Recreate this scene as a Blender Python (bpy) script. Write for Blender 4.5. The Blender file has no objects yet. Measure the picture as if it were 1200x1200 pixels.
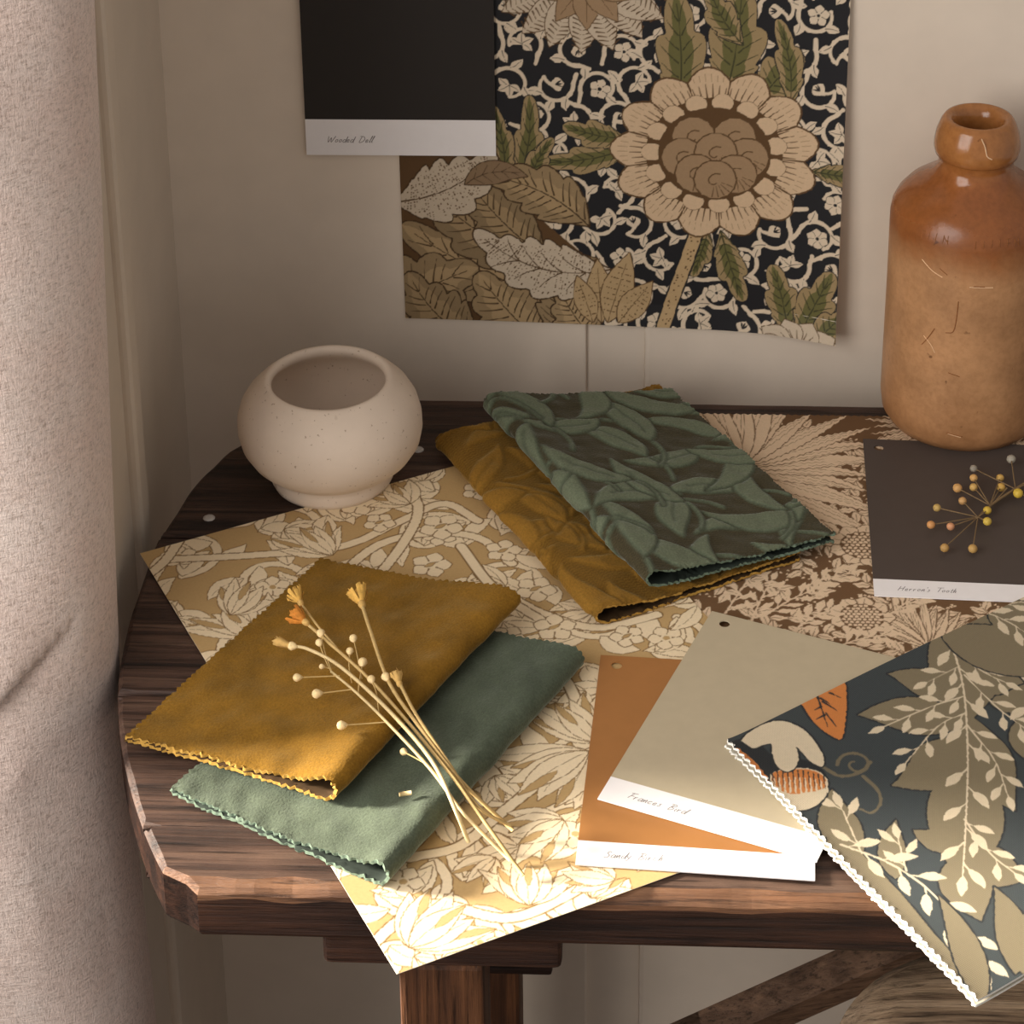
import bpy, bmesh, math, random
import numpy as np
from mathutils import Vector, Matrix
from mathutils.geometry import tessellate_polygon

SC = bpy.context.scene
COL = SC.collection
rnd = random.Random(7)
nrs = np.random.RandomState(5)

# ------------------------------------------------------------------ camera
FOC, PITCH, YAW, PCX, PCY, ROLL = 3052.96, 0.388727, 0.0540717, 585.76, -38.197, -0.0139838
TOP = 0.62                                   # height of the table top above the floor
CAM = np.array([0.0619, -1.3058, TOP + 0.805])
FW = np.array([-math.sin(YAW) * math.cos(PITCH), math.cos(YAW) * math.cos(PITCH), -math.sin(PITCH)])
R0 = np.array([math.cos(YAW), math.sin(YAW), 0.0])
U0 = np.cross(R0, FW)
RT = math.cos(ROLL) * R0 + math.sin(ROLL) * U0
UP = -math.sin(ROLL) * R0 + math.cos(ROLL) * U0
cd = bpy.data.cameras.new('camera')
cd.sensor_width = 36.0
cd.lens = FOC / 1200 * 36.0
cd.shift_x = (600 - PCX) / 1200
cd.shift_y = (PCY - 600) / 1200
cd.clip_start = 0.05
cam = bpy.data.objects.new('camera', cd)
COL.objects.link(cam)
cam.matrix_world = Matrix(((RT[0], UP[0], -FW[0], CAM[0]), (RT[1], UP[1], -FW[1], CAM[1]),
                           (RT[2], UP[2], -FW[2], CAM[2]), (0, 0, 0, 1)))
SC.camera = cam

# ------------------------------------------------------------------ light and exposure
SC.view_settings.view_transform = 'Standard'
SC.view_settings.look = 'None'
SC.view_settings.exposure = 0.0
SC.view_settings.gamma = 1.0
SC.view_settings.use_curve_mapping = False
w = bpy.data.worlds.new('room_ambient')
SC.world = w
w.use_nodes = True
w.node_tree.nodes['Background'].inputs[0].default_value = (1.0, 0.925, 0.885, 1)
w.node_tree.nodes['Background'].inputs[1].default_value = 0.45

def area(name, loc, target, sx, sy, power, color):
    d = bpy.data.lights.new(name, 'AREA')
    d.shape = 'RECTANGLE'; d.size = sx; d.size_y = sy; d.energy = power; d.color = color
    o = bpy.data.objects.new(name, d); COL.objects.link(o)
    o.location = loc
    o.rotation_euler = (Vector(target) - Vector(loc)).to_track_quat('-Z', 'Y').to_euler()
    return o
area('window_daylight', (-0.76, -1.02, TOP + 0.60), (0.20, -0.55, TOP + 0.25), 1.1, 1.1, 22.0, (1.0, 0.965, 0.94))
sd = bpy.data.lights.new('low_sun', 'SUN')
sd.energy = 21.0; sd.color = (1.0, 0.92, 0.80); sd.angle = math.radians(8.0)
so = bpy.data.objects.new('low_sun', sd); COL.objects.link(so)
so.rotation_euler = Vector((1.0, -0.11, -0.29)).to_track_quat('-Z', 'Y').to_euler()

# ------------------------------------------------------------------ geometry helpers
def ray(px, py):
    return (px - PCX) / FOC * RT - (py - PCY) / FOC * UP + FW

def at(px, py, z=0.0):
    """the spot on the level z above the table top that the photograph shows at px, py"""
    d = ray(px, py)
    p = CAM + d * ((TOP + z - CAM[2]) / d[2])
    return np.array([p[0], p[1], TOP + z])

WALL_Y = 0.036
def on_wall(px, py, y=WALL_Y):
    d = ray(px, py)
    return CAM + d * ((y - CAM[1]) / d[1])

def lin(c, g=1.0):
    out = []
    for v in c[:3]:
        v = v / 255.0
        v = v / 12.92 if v <= 0.04045 else ((v + 0.055) / 1.055) ** 2.4
        out.append(min(v * g, 0.92))
    return np.array(out)

def link(name, me, mats=(), parent=None):
    o = bpy.data.objects.new(name, me)
    COL.objects.link(o)
    for m in mats:
        me.materials.append(m)
    if parent is not None:
        o.parent = parent
        o.matrix_parent_inverse = Matrix.Translation(-Vector(parent.location))
    return o

def mesh_from(verts, faces, smooth=False, mat_index=None):
    me = bpy.data.meshes.new('shape')
    me.from_pydata([tuple(map(float, v)) for v in verts], [], faces)
    if smooth:
        me.polygons.foreach_set('use_smooth', [True] * len(me.polygons))
    if mat_index is not None:
        me.polygons.foreach_set('material_index', mat_index)
    me.update()
    return me

def thing(name, label, cat, loc, group=None):
    o = bpy.data.objects.new(name, None)
    COL.objects.link(o)
    o.location = loc
    o.empty_display_size = 0.02
    return tag(o, label, cat, group)

def tag(o, label, cat, group=None):
    o['label'] = label; o['category'] = cat
    if group: o['group'] = group
    return o

def structure(o):
    o['kind'] = 'structure'
    return o

def fast_mesh(V, Q, smooth=True, mat=None, colors=None):
    """V (n,3), Q (m,4) quads"""
    me = bpy.data.meshes.new('shape')
    V = np.asarray(V, np.float32); Q = np.asarray(Q, np.int32)
    me.vertices.add(len(V)); me.vertices.foreach_set('co', V.ravel())
    me.loops.add(Q.size); me.loops.foreach_set('vertex_index', Q.ravel())
    me.polygons.add(len(Q))
    me.polygons.foreach_set('loop_start', np.arange(0, Q.size, 4, dtype=np.int32))
    me.polygons.foreach_set('use_smooth', np.ones(len(Q), bool) if smooth is True else smooth)
    if mat is not None:
        me.polygons.foreach_set('material_index', np.asarray(mat, np.int32))
    if colors is not None:
        a = me.color_attributes.new('dye', 'FLOAT_COLOR', 'POINT')
        c = np.ones((len(V), 4), np.float32); c[:, :3] = colors
        a.data.foreach_set('color', c.ravel())
    me.update(calc_edges=True)
    me.validate()
    return me

def grid_quads(ny, nx, off=0, flip=False):
    i = np.arange(ny * nx).reshape(ny, nx) + off
    q = np.stack([i[:-1, :-1], i[:-1, 1:], i[1:, 1:], i[1:, :-1]], -1).reshape(-1, 4)
    return q[:, ::-1] if flip else q

def grid_normals(P):
    a = np.gradient(P, axis=1); b = np.gradient(P, axis=0)
    n = np.cross(a, b)
    return n / (np.linalg.norm(n, axis=-1, keepdims=True) + 1e-12)

def border_loop(ny, nx):
    i = np.arange(ny * nx).reshape(ny, nx)
    return np.concatenate([i[0, :-1], i[:-1, -1], i[-1, :0:-1], i[:0:-1, 0]])

def sheet(P, thick, colors=None, full_back=True):
    """P (ny,nx,3) is the face; a back face lies thick behind it along the normal; rim has material 1"""
    ny, nx = P.shape[:2]
    N = grid_normals(P)
    B = P - N * thick
    V = np.concatenate([P.reshape(-1, 3), B.reshape(-1, 3)]) if full_back else None
    n = ny * nx
    loop = border_loop(ny, nx)
    if full_back:
        q1 = grid_quads(ny, nx); q2 = grid_quads(ny, nx, n, True)
        l2 = np.roll(loop, -1)
        # own rim verts, so that the rim keeps its own dye and a hard edge
        rimA = P.reshape(-1, 3)[loop]; rimB = B.reshape(-1, 3)[loop]
        V = np.concatenate([V, rimA, rimB]); k = len(loop)
        a = np.arange(k) + 2 * n; b = np.roll(a, -1)
        q3 = np.stack([b, a, a + k, b + k], -1)
        Q = np.concatenate([q1, q2, q3])
        mat = np.concatenate([np.zeros(len(q1)), np.full(len(q2), 2), np.ones(len(q3))])
        cc = None
        if colors is not None:
            c = colors.reshape(-1, 3)
            cc = np.concatenate([c, c, c[loop], c[loop]])
    else:
        # coarse back: every 12th line
        iy = np.unique(np.append(np.arange(0, ny, 12), ny - 1)); ix = np.unique(np.append(np.arange(0, nx, 12), nx - 1))
        Bc = B[np.ix_(iy, ix)]
        rimA = P.reshape(-1, 3)[loop]; rimB = B.reshape(-1, 3)[loop]
        V = np.concatenate([P.reshape(-1, 3), Bc.reshape(-1, 3), rimA, rimB])
        q1 = grid_quads(ny, nx); q2 = grid_quads(len(iy), len(ix), n, True)
        k = len(loop); s = n + Bc.shape[0] * Bc.shape[1]
        a = np.arange(k) + s; b = np.roll(a, -1)
        q3 = np.stack([b, a, a + k, b + k], -1)
        Q = np.concatenate([q1, q2, q3])
        mat = np.concatenate([np.zeros(len(q1)), np.full(len(q2), 2), np.ones(len(q3))])
        cc = None
        if colors is not None:
            c = colors.reshape(-1, 3)
            cb = colors[np.ix_(iy, ix)].reshape(-1, 3)
            cc = np.concatenate([c, cb, c[loop], c[loop]])
    return fast_mesh(V, Q, True, mat, cc)

def box(x0, x1, y0, y1, z0, z1, bevel=0.0, seg=2):
    bm = bmesh.new()
    bmesh.ops.create_cube(bm, size=1.0)
    for v in bm.verts:
        v.co = Vector((x0 + (v.co.x + .5) * (x1 - x0), y0 + (v.co.y + .5) * (y1 - y0), z0 + (v.co.z + .5) * (z1 - z0)))
    if bevel > 0:
        bmesh.ops.bevel(bm, geom=bm.edges[:], offset=bevel, segments=seg, profile=0.6, affect='EDGES')
    me = bpy.data.meshes.new('shape'); bm.to_mesh(me); bm.free()
    return me

def lathe(profile, n=72, wob=0.0):
    prof = np.array(profile, float)
    V = []; a = np.linspace(0, 2 * math.pi, n, endpoint=False)
    for r, z in prof:
        rr = r * (1 + wob * (np.sin(2 * a + z * 90) + .6 * np.sin(3 * a + 1.3 + z * 60)))
        V.append(np.stack([rr * np.cos(a), rr * np.sin(a), np.full(n, z)], -1))
    V = np.array(V).reshape(-1, 3)
    m = len(prof)
    i = np.arange(m * n).reshape(m, n); j = np.roll(i, -1, axis=1)
    Q = np.stack([i[:-1], j[:-1], j[1:], i[1:]], -1).reshape(-1, 4)
    return fast_mesh(V, Q, True)

def tube(pts, radii, n=7, caps=True):
    P = [Vector(p) for p in pts]
    if not hasattr(radii, '__len__'): radii = [radii] * len(P)
    V = []; F = []
    ref = Vector((0.13, 0.31, 0.94))
    for k, p in enumerate(P):
        t = (P[min(k + 1, len(P) - 1)] - P[max(k - 1, 0)]).normalized()
        a = t.cross(ref).normalized(); b = t.cross(a)
        for j in range(n):
            an = 2 * math.pi * j / n
            V.append(p + (a * math.cos(an) + b * math.sin(an)) * radii[k])
    for k in range(len(P) - 1):
        for j in range(n):
            F.append((k * n + j, k * n + (j + 1) % n, (k + 1) * n + (j + 1) % n, (k + 1) * n + j))
    if caps:
        F.append(tuple(range(n))); F.append(tuple(range((len(P) - 1) * n, len(P) * n))[::-1])
    return V, F

def smooth_path(pts, n=6):
    P = [np.asarray(p, float) for p in pts]
    P = [2 * P[0] - P[1]] + P + [2 * P[-1] - P[-2]]
    out = []
    for k in range(1, len(P) - 2):
        for t in np.linspace(0, 1, n, endpoint=False):
            a, b, c, d = P[k - 1:k + 3]
            out.append(.5 * ((2 * b) + (c - a) * t + (2 * a - 5 * b + 4 * c - d) * t * t + (3 * b - a - 3 * c + d) * t ** 3))
    out.append(P[-2])
    return np.array(out)

def ball(c, r, sub=2, squash=(1, 1, 1), rot=None):
    bm = bmesh.new()
    bmesh.ops.create_icosphere(bm, subdivisions=sub, radius=1.0)
    for v in bm.verts:
        q = Vector((v.co.x * squash[0], v.co.y * squash[1], v.co.z * squash[2])) * r
        if rot is not None: q = rot @ q
        v.co = q + Vector(c)
    me = bpy.data.meshes.new('shape'); bm.to_mesh(me); bm.free()
    me.polygons.foreach_set('use_smooth', [True] * len(me.polygons))
    return me

def ripple(x, y, seed, scale, octaves=3):
    r = np.random.RandomState(seed)
    o = np.zeros(np.broadcast(x, y).shape)
    a = 1.0
    for k in range(octaves):
        for _ in range(3):
            th = r.uniform(0, 2 * math.pi); ph = r.uniform(0, 6.28); f = 2 * math.pi / scale * r.uniform(.7, 1.3) * (1.9 ** k)
            o = o + a / 3 * np.sin(f * (x * math.cos(th) + y * math.sin(th)) + ph)
        a *= .5
    return o

# ------------------------------------------------------------------ materials
def new_mat(name):
    m = bpy.data.materials.new(name); m.use_nodes = True
    nt = m.node_tree
    return m, nt, nt.nodes['Principled BSDF']

def nd(nt, t, **kw):
    n = nt.nodes.new(t)
    for k, v in kw.items():
        if k.startswith('i_'):
            n.inputs[k[2:].replace('_', ' ')].default_value = v
        else: setattr(n, k, v)
    return n

def coords(nt, scale=(1, 1, 1), rot=(0, 0, 0), kind='Object'):
    tc = nd(nt, 'ShaderNodeTexCoord'); mp = nd(nt, 'ShaderNodeMapping')
    mp.inputs['Scale'].default_value = scale; mp.inputs['Rotation'].default_value = rot
    nt.links.new(tc.outputs[kind], mp.inputs['Vector'])
    return mp.outputs['Vector']

def noise(nt, vec, scale, detail=4, rough=.55, dist=0.0):
    n = nd(nt, 'ShaderNodeTexNoise')
    n.inputs['Scale'].default_value = scale; n.inputs['Detail'].default_value = detail
    n.inputs['Roughness'].default_value = rough; n.inputs['Distortion'].default_value = dist
    nt.links.new(vec, n.inputs['Vector'])
    return n.outputs['Fac']

def ramp(nt, fac, stops):
    r = nd(nt, 'ShaderNodeValToRGB')
    el = r.color_ramp.elements
    while len(el) < len(stops): el.new(0.5)
    for e, (p, c) in zip(el, stops):
        e.position = p; e.color = (*[float(x) for x in c], 1)
    nt.links.new(fac, r.inputs['Fac'])
    return r.outputs['Color']

def mix(nt, a, b, fac, mode='MIX'):
    n = nd(nt, 'ShaderNodeMix', data_type='RGBA', blend_type=mode)
    for sock, v in ((n.inputs[6], a), (n.inputs[7], b), (n.inputs[0], fac)):
        if isinstance(v, bpy.types.NodeSocket): nt.links.new(v, sock)
        elif isinstance(v, (int, float)): sock.default_value = v
        else: sock.default_value = (*[float(x) for x in v[:3]], 1)
    return n.outputs[2]

def bump(nt, b, h, strength, dist):
    n = nd(nt, 'ShaderNodeBump')
    n.inputs['Strength'].default_value = strength; n.inputs['Distance'].default_value = dist
    nt.links.new(h, n.inputs['Height'])
    nt.links.new(n.outputs['Normal'], b.inputs['Normal'])

def plain(name, c, rough=.7, var=.08, scale=300, bumpd=0.0, g=1.0, spec=.3, sheen=0.0):
    m, nt, b = new_mat(name)
    v = coords(nt)
    c = lin(c, g)
    n = noise(nt, v, scale)
    nt.links.new(ramp(nt, n, [(.3, c * (1 - var)), (.7, np.minimum(c * (1 + var), .95))]), b.inputs['Base Color'])
    b.inputs['Roughness'].default_value = rough
    b.inputs['Specular IOR Level'].default_value = spec
    b.inputs['Sheen Weight'].default_value = sheen
    if bumpd: bump(nt, b, n, .5, bumpd)
    return m

def dyed(name, rough=.75, spec=.25, weave=0.0, sheen=0.0):
    """flat print: the colours live on the surface as the attribute dye"""
    m, nt, b = new_mat(name)
    a = nd(nt, 'ShaderNodeAttribute', attribute_name='dye')
    v = coords(nt)
    n = noise(nt, v, 700, 3)
    f = nd(nt, 'ShaderNodeMapRange'); f.inputs[3].default_value = .9; f.inputs[4].default_value = 1.08
    nt.links.new(n, f.inputs[0])
    sc = nd(nt, 'ShaderNodeVectorMath', operation='SCALE')
    nt.links.new(a.outputs['Color'], sc.inputs[0]); nt.links.new(f.outputs[0], sc.inputs['Scale'])
    nt.links.new(sc.outputs[0], b.inputs['Base Color'])
    b.inputs['Roughness'].default_value = rough; b.inputs['Specular IOR Level'].default_value = spec
    b.inputs['Sheen Weight'].default_value = sheen
    if weave:
        wv = nd(nt, 'ShaderNodeTexWave', wave_type='BANDS', bands_direction='DIAGONAL')
        wv.inputs['Scale'].default_value = 500
        nt.links.new(v, wv.inputs['Vector'])
        bump(nt, b, wv.outputs['Fac'], .4, weave)
    return m

def velvet(name, c, g=1.0, attr=False, sheen=.55, tint=None):
    m, nt, b = new_mat(name)
    v = coords(nt)
    c = lin(c, g)
    n1 = noise(nt, v, 38, 4, .6); n2 = noise(nt, v, 900, 2, .6)
    if attr:
        a = nd(nt, 'ShaderNodeAttribute', attribute_name='dye').outputs['Color']
        base = mix(nt, a, c, 0.0)
        base = a
    else:
        base = ramp(nt, n1, [(.30, c * .74), (.5, c), (.72, np.minimum(c * 1.2, .9))])
    fine = ramp(nt, n2, [(.3, (.78, .78, .78)), (.7, (1.12, 1.12, 1.12))])
    nt.links.new(mix(nt, base, fine, 1.0, 'MULTIPLY'), b.inputs['Base Color'])
    b.inputs['Roughness'].default_value = .95; b.inputs['Specular IOR Level'].default_value = .08
    b.inputs['Sheen Weight'].default_value = sheen; b.inputs['Sheen Roughness'].default_value = .35
    t = tint if tint is not None else np.minimum(c * 3.0 + .05, 1)
    b.inputs['Sheen Tint'].default_value = (*[float(x) for x in t], 1)
    bump(nt, b, n2, .55, .0006)
    return m

def wood(name, dark, mid, light, g=1.0, along='X', rough=.55, seed=0.0, spec=.35):
    m, nt, b = new_mat(name)
    st = {'X': (1.6, 38, 38), 'Z': (38, 38, 1.6), 'D': (14, 14, 14)}[along]
    v = coords(nt, st)
    ad = nd(nt, 'ShaderNodeVectorMath', operation='ADD'); ad.inputs[1].default_value = (seed, seed * 3.1, seed * 1.7)
    nt.links.new(v, ad.inputs[0]); v = ad.outputs[0]
    n1 = noise(nt, v, 2.6, 8, .68, .6)
    v2 = coords(nt, tuple(x * 3 for x in st)); n2 = noise(nt, v2, 3.5, 6, .7)
    blot = noise(nt, coords(nt), 17, 5, .6)
    c = ramp(nt, n1, [(.34, lin(dark, g)), (.5, lin(mid, g)), (.68, lin(light, g))])
    streak = ramp(nt, n2, [(.36, (.25, .22, .2)), (.47, (1, 1, 1)), (.75, (1.15, 1.1, 1.05))])
    c = mix(nt, c, streak, .85, 'MULTIPLY')
    c = mix(nt, c, ramp(nt, blot, [(.35, (.62, .6, .6)), (.65, (1.2, 1.15, 1.1))]), .8, 'MULTIPLY')
    nt.links.new(c, b.inputs['Base Color'])
    r = nd(nt, 'ShaderNodeMapRange'); r.inputs[3].default_value = rough - .12; r.inputs[4].default_value = rough + .2
    nt.links.new(n2, r.inputs[0]); nt.links.new(r.outputs[0], b.inputs['Roughness'])
    b.inputs['Specular IOR Level'].default_value = spec
    mx = nd(nt, 'ShaderNodeMath', operation='ADD'); nt.links.new(n1, mx.inputs[0]); nt.links.new(n2, mx.inputs[1])
    bump(nt, b, mx.outputs[0], .6, .0016)
    return m

# ------------------------------------------------------------------ printing: colours rasterised onto a sheet, in millimetres
class Print:
    def __init__(s, w, h, res, ground):
        s.res = res; s.W = int(w / res) + 1; s.H = int(h / res) + 1
        s.a = np.empty((s.H, s.W, 3)); s.a[:] = ground
    def _win(s, x0, x1, y0, y1):
        i0 = max(int(math.floor(x0 / s.res)) - 1, 0); i1 = min(int(math.ceil(x1 / s.res)) + 2, s.W)
        j0 = max(int(math.floor(y0 / s.res)) - 1, 0); j1 = min(int(math.ceil(y1 / s.res)) + 2, s.H)
        return i0, i1, j0, j1
    def fill(s, poly, col):
        p = np.asarray(poly, float)
        i0, i1, j0, j1 = s._win(p[:, 0].min(), p[:, 0].max(), p[:, 1].min(), p[:, 1].max())
        if i1 <= i0 or j1 <= j0: return
        o = np.array([-.25, .25]) * s.res
        X = (np.arange(i0, i1) * s.res)[:, None] + o; X = X.ravel()
        Y = (np.arange(j0, j1) * s.res)[:, None] + o; Y = Y.ravel()
        ins = np.zeros((len(Y), len(X)), bool)
        q = np.roll(p, -1, axis=0)
        for (ax, ay), (bx, by) in zip(p, q):
            if ay == by: continue
            c = (ay > Y) != (by > Y)
            if not c.any(): continue
            xi = ax + (Y[c] - ay) * (bx - ax) / (by - ay)
            ins[c] ^= X[None, :] < xi[:, None]
        cov = ins.reshape(j1 - j0, 2, i1 - i0, 2).mean(axis=(1, 3))[..., None]
        A = s.a[j0:j1, i0:i1]
        A += (np.asarray(col) - A) * cov
    def stroke(s, pts, w, col, w2=None):
        p = np.asarray(pts, float); n = len(p)
        w2 = w if w2 is None else w2
        hw = np.linspace(w, w2, n) / 2
        m = max(w, w2) / 2 + s.res
        i0, i1, j0, j1 = s._win(p[:, 0].min() - m, p[:, 0].max() + m, p[:, 1].min() - m, p[:, 1].max() + m)
        if i1 <= i0 or j1 <= j0: return
        cov = np.zeros((j1 - j0, i1 - i0))
        for k in range(n - 1):
            a, b = p[k], p[k + 1]
            u0, u1, v0, v1 = s._win(min(a[0], b[0]) - m, max(a[0], b[0]) + m, min(a[1], b[1]) - m, max(a[1], b[1]) + m)
            if u1 <= u0 or v1 <= v0: continue
            X = np.arange(u0, u1) * s.res - a[0]; Y = (np.arange(v0, v1) * s.res - a[1])[:, None]
            d = b - a; L = d @ d + 1e-9
            t = np.clip((X * d[0] + Y * d[1]) / L, 0, 1)
            dist = np.hypot(X - t * d[0], Y - t * d[1]) - (hw[k] + (hw[k + 1] - hw[k]) * t)
            c = np.clip(.5 - dist / s.res, 0, 1)
            S = cov[v0 - j0:v1 - j0, u0 - i0:u1 - i0]
            np.maximum(S, c, out=S)
        A = s.a[j0:j1, i0:i1]
        A += (np.asarray(col) - A) * cov[..., None]
    def dot(s, c, r, col, ry=None):
        a = np.linspace(0, 2 * math.pi, 14, endpoint=False)
        s.fill(np.stack([c[0] + r * np.cos(a), c[1] + (ry or r) * np.sin(a)], -1), col)

def V2(x, y): return np.array([x, y], float)
def perp(v): return np.array([-v[1], v[0]])

def centre_line(p, q, bend, n=14):
    p = np.asarray(p, float); q = np.asarray(q, float)
    d = q - p; m = (p + q) / 2 + perp(d) * bend
    t = np.linspace(0, 1, n)[:, None]
    return (1 - t) ** 2 * p + 2 * t * (1 - t) * m + t * t * q

def leaf_shape(p, q, w, bend=0.0, fat=.85, n=14):
    c = centre_line(p, q, bend, n)
    t = np.gradient(c, axis=0); t /= np.linalg.norm(t, axis=1, keepdims=True) + 1e-9
    nn = np.stack([-t[:, 1], t[:, 0]], -1)
    u = np.linspace(0, 1, n)
    h = (w / 2 * np.sin(math.pi * u ** fat))[:, None]
    return np.concatenate([c + nn * h, (c - nn * h)[::-1]]), c

def leaf(pr, p, q, w, col, bend=0.0, out=None, ow=.6, rib=None, rw=.5, veins=0, fat=.85, dots=None):
    s, c = leaf_shape(p, q, w, bend, fat)
    if out is not None:
        s2 = s
        pr.stroke(np.concatenate([s, s[:1]]), ow * 2, out)
    pr.fill(s, col)
    if dots is not None:
        for _ in range(int(w * np.linalg.norm(np.asarray(q) - p) / 9)):
            u = rnd.uniform(.15, .85); k = int(u * (len(c) - 1))
            e = (s[k] - c[k]) * rnd.uniform(-.8, .8)
            pr.dot(c[k] + e, .38, dots)
    if rib is not None:
        pr.stroke(c[:-2], rw, rib, rw * .5)
        for k in range(veins):
            i = 1 + int((len(c) - 4) * (k + .5) / veins)
            for sd in (1, -1):
                e = s[i + 2] if sd > 0 else s[len(s) - 1 - (i + 2)]
                pr.stroke([c[i], c[i] + (e - c[i]) * .8], rw * .8, rib, rw * .4)

def blossom(pr, c, r, col, out=None, n=5, rot=0.0, eye=None, ow=.6):
    for k in range(n):
        a = rot + 2 * math.pi * k / n
        d = V2(math.cos(a), math.sin(a))
        leaf(pr, np.asarray(c) + d * r * .12, np.asarray(c) + d * r, r * .78, col, 0, out, ow, fat=1.25)
    pr.dot(c, r * .3, col)
    if eye is not None: pr.dot(c, r * .17, eye)

def spiral(c, r, a0, turns, n=26):
    t = np.linspace(0, 1, n)
    a = a0 + turns * 2 * math.pi * t; rr = r * (1 - .78 * t)
    return np.stack([c[0] + rr * np.cos(a), c[1] + rr * np.sin(a)], -1)

def acanthus(pr, p, q, w, col, out, bend=.15, lobes=5, rib=None, dots=None, hatch=None, ow=.6):
    """a lobed leaf: pointed lobes down both sides of a bent centre line"""
    c = centre_line(p, q, bend, 30)
    t = np.gradient(c, axis=0); t /= np.linalg.norm(t, axis=1, keepdims=True)
    nn = np.stack([-t[:, 1], t[:, 0]], -1)
    L = np.linalg.norm(np.asarray(q) - p)
    pieces = []
    for k in range(lobes):
        u = (k + .3) / lobes; i = int(u * 26)
        sz = w * (.62 + .38 * math.sin(math.pi * min(u * 1.2, 1)))  * (1 if k < lobes - 1 else .7)
        for sd in (1, -1):
            tip = c[i] + nn[i] * sd * sz * .5 + t[i] * L / lobes * 1.15
            pieces.append((c[max(i - 2, 0)], tip, L / lobes * 1.15, -sd * .22))
    pieces.append((c[14], c[-1], w * .42, 0))
    for a, b, ww, bd in pieces:
        s, _ = leaf_shape(a, b, ww, bd, .7)
        pr.stroke(np.concatenate([s, s[:1]]), ow * 2, out)
    s0, _ = leaf_shape(p, q, w * .5, bend, .8)
    pr.stroke(np.concatenate([s0, s0[:1]]), ow * 2, out)
    for a, b, ww, bd in pieces:
        s, cc = leaf_shape(a, b, ww, bd, .7)
        pr.fill(s, col)
    pr.fill(s0, col)
    if dots is not None:
        for a, b, ww, bd in pieces:
            for _ in range(int(ww * np.linalg.norm(b - a) / 12)):
                u = rnd.uniform(.25, .8)
                pr.dot(a + (b - a) * u + perp((b - a) / np.linalg.norm(b - a)) * rnd.uniform(-.25, .25) * ww, .4, dots)
    if hatch is not None:
        for a, b, ww, bd in pieces:
            for e in (-.2, 0, .2):
                d = b - a
                pr.stroke([a + d * .25 + perp(d) * e * .5, a + d * .72 + perp(d) * e * .8], .7, hatch, .3)
    if rib is not None:
        pr.stroke(c[:-3], .9, rib, .5)
        for a, b, ww, bd in pieces[:-1]:
            pr.stroke(centre_line(a, a + (b - a) * .75, bd, 6), .6, rib, .35)

def plume(pr, p, q, w, col, out, bend=.1, teeth=5, hatch=None, rib=None, dots=None, tip=None, ow=.6, nh=9, bite=.26, fat=.75):
    """a broad leaf with a scalloped outline and curved hatching"""
    c = centre_line(p, q, bend, 44)
    t = np.gradient(c, axis=0); t /= np.linalg.norm(t, axis=1, keepdims=True)
    nn = np.stack([-t[:, 1], t[:, 0]], -1)
    u = np.linspace(0, 1, 44)
    h = w / 2 * np.sin(math.pi * u ** fat) * (1 - bite + bite * np.abs(np.sin(math.pi * teeth * u)) ** .7) 
    L = np.linalg.norm(np.asarray(q, float) - p)
    sw = t * (np.abs(np.sin(math.pi * teeth * u)) * L / teeth * .30)[:, None]
    A = c + nn * h[:, None] + sw; B = c - nn * h[:, None] + sw
    s = np.concatenate([A, B[::-1]])
    pr.stroke(np.concatenate([s, s[:1]]), ow * 2, out)
    pr.fill(s, col)
    if tip is not None:
        s3 = np.concatenate([(c + (A - c) * .5)[6:], (c + (B - c) * .5)[6:][::-1]])
        pr.fill(s3, tip)
    if dots is not None:
        for _ in range(int(w * L / 6)):
            k = rnd.randrange(4, 40)
            pr.dot(c[k] + (A[k] - c[k]) * rnd.uniform(-.85, .85), rnd.uniform(.3, .45), dots)
    if hatch is not None:
        for k in range(nh):
            i = int(2 + (k + .2) / nh * 34)
            for E_ in (A, B):
                e = E_[min(i + 5, 43)]
                pr.stroke(centre_line(c[i] + (e - c[i]) * .12, c[i] + (e - c[i]) * .84, .06, 6), .9, hatch, .35)
    if rib is not None: pr.stroke(c[:-4], .95, rib, .5)

def sprig(pr, line, col, size, n, w=.7):
    c = smooth_path(line, 8)
    pr.stroke(c, w, col, w * .6)
    t = np.gradient(c, axis=0); t /= np.linalg.norm(t, axis=1, keepdims=True) + 1e-9
    for k in range(n):
        i = int((k + .6) / n * (len(c) - 2)); sd = 1 if k % 2 else -1
        d = t[i] * .8 + perp(t[i]) * sd * .62
        b = c[i] + d * size * .35
        pr.stroke([c[i], b], w * .7, col)
        leaf(pr, b - d * size * .06, b + d * size, size * .42, col, sd * .08, fat=.95)
    leaf(pr, c[-1] - t[-1] * size * .1, c[-1] + t[-1] * size * .9, size * .4, col)

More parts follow.
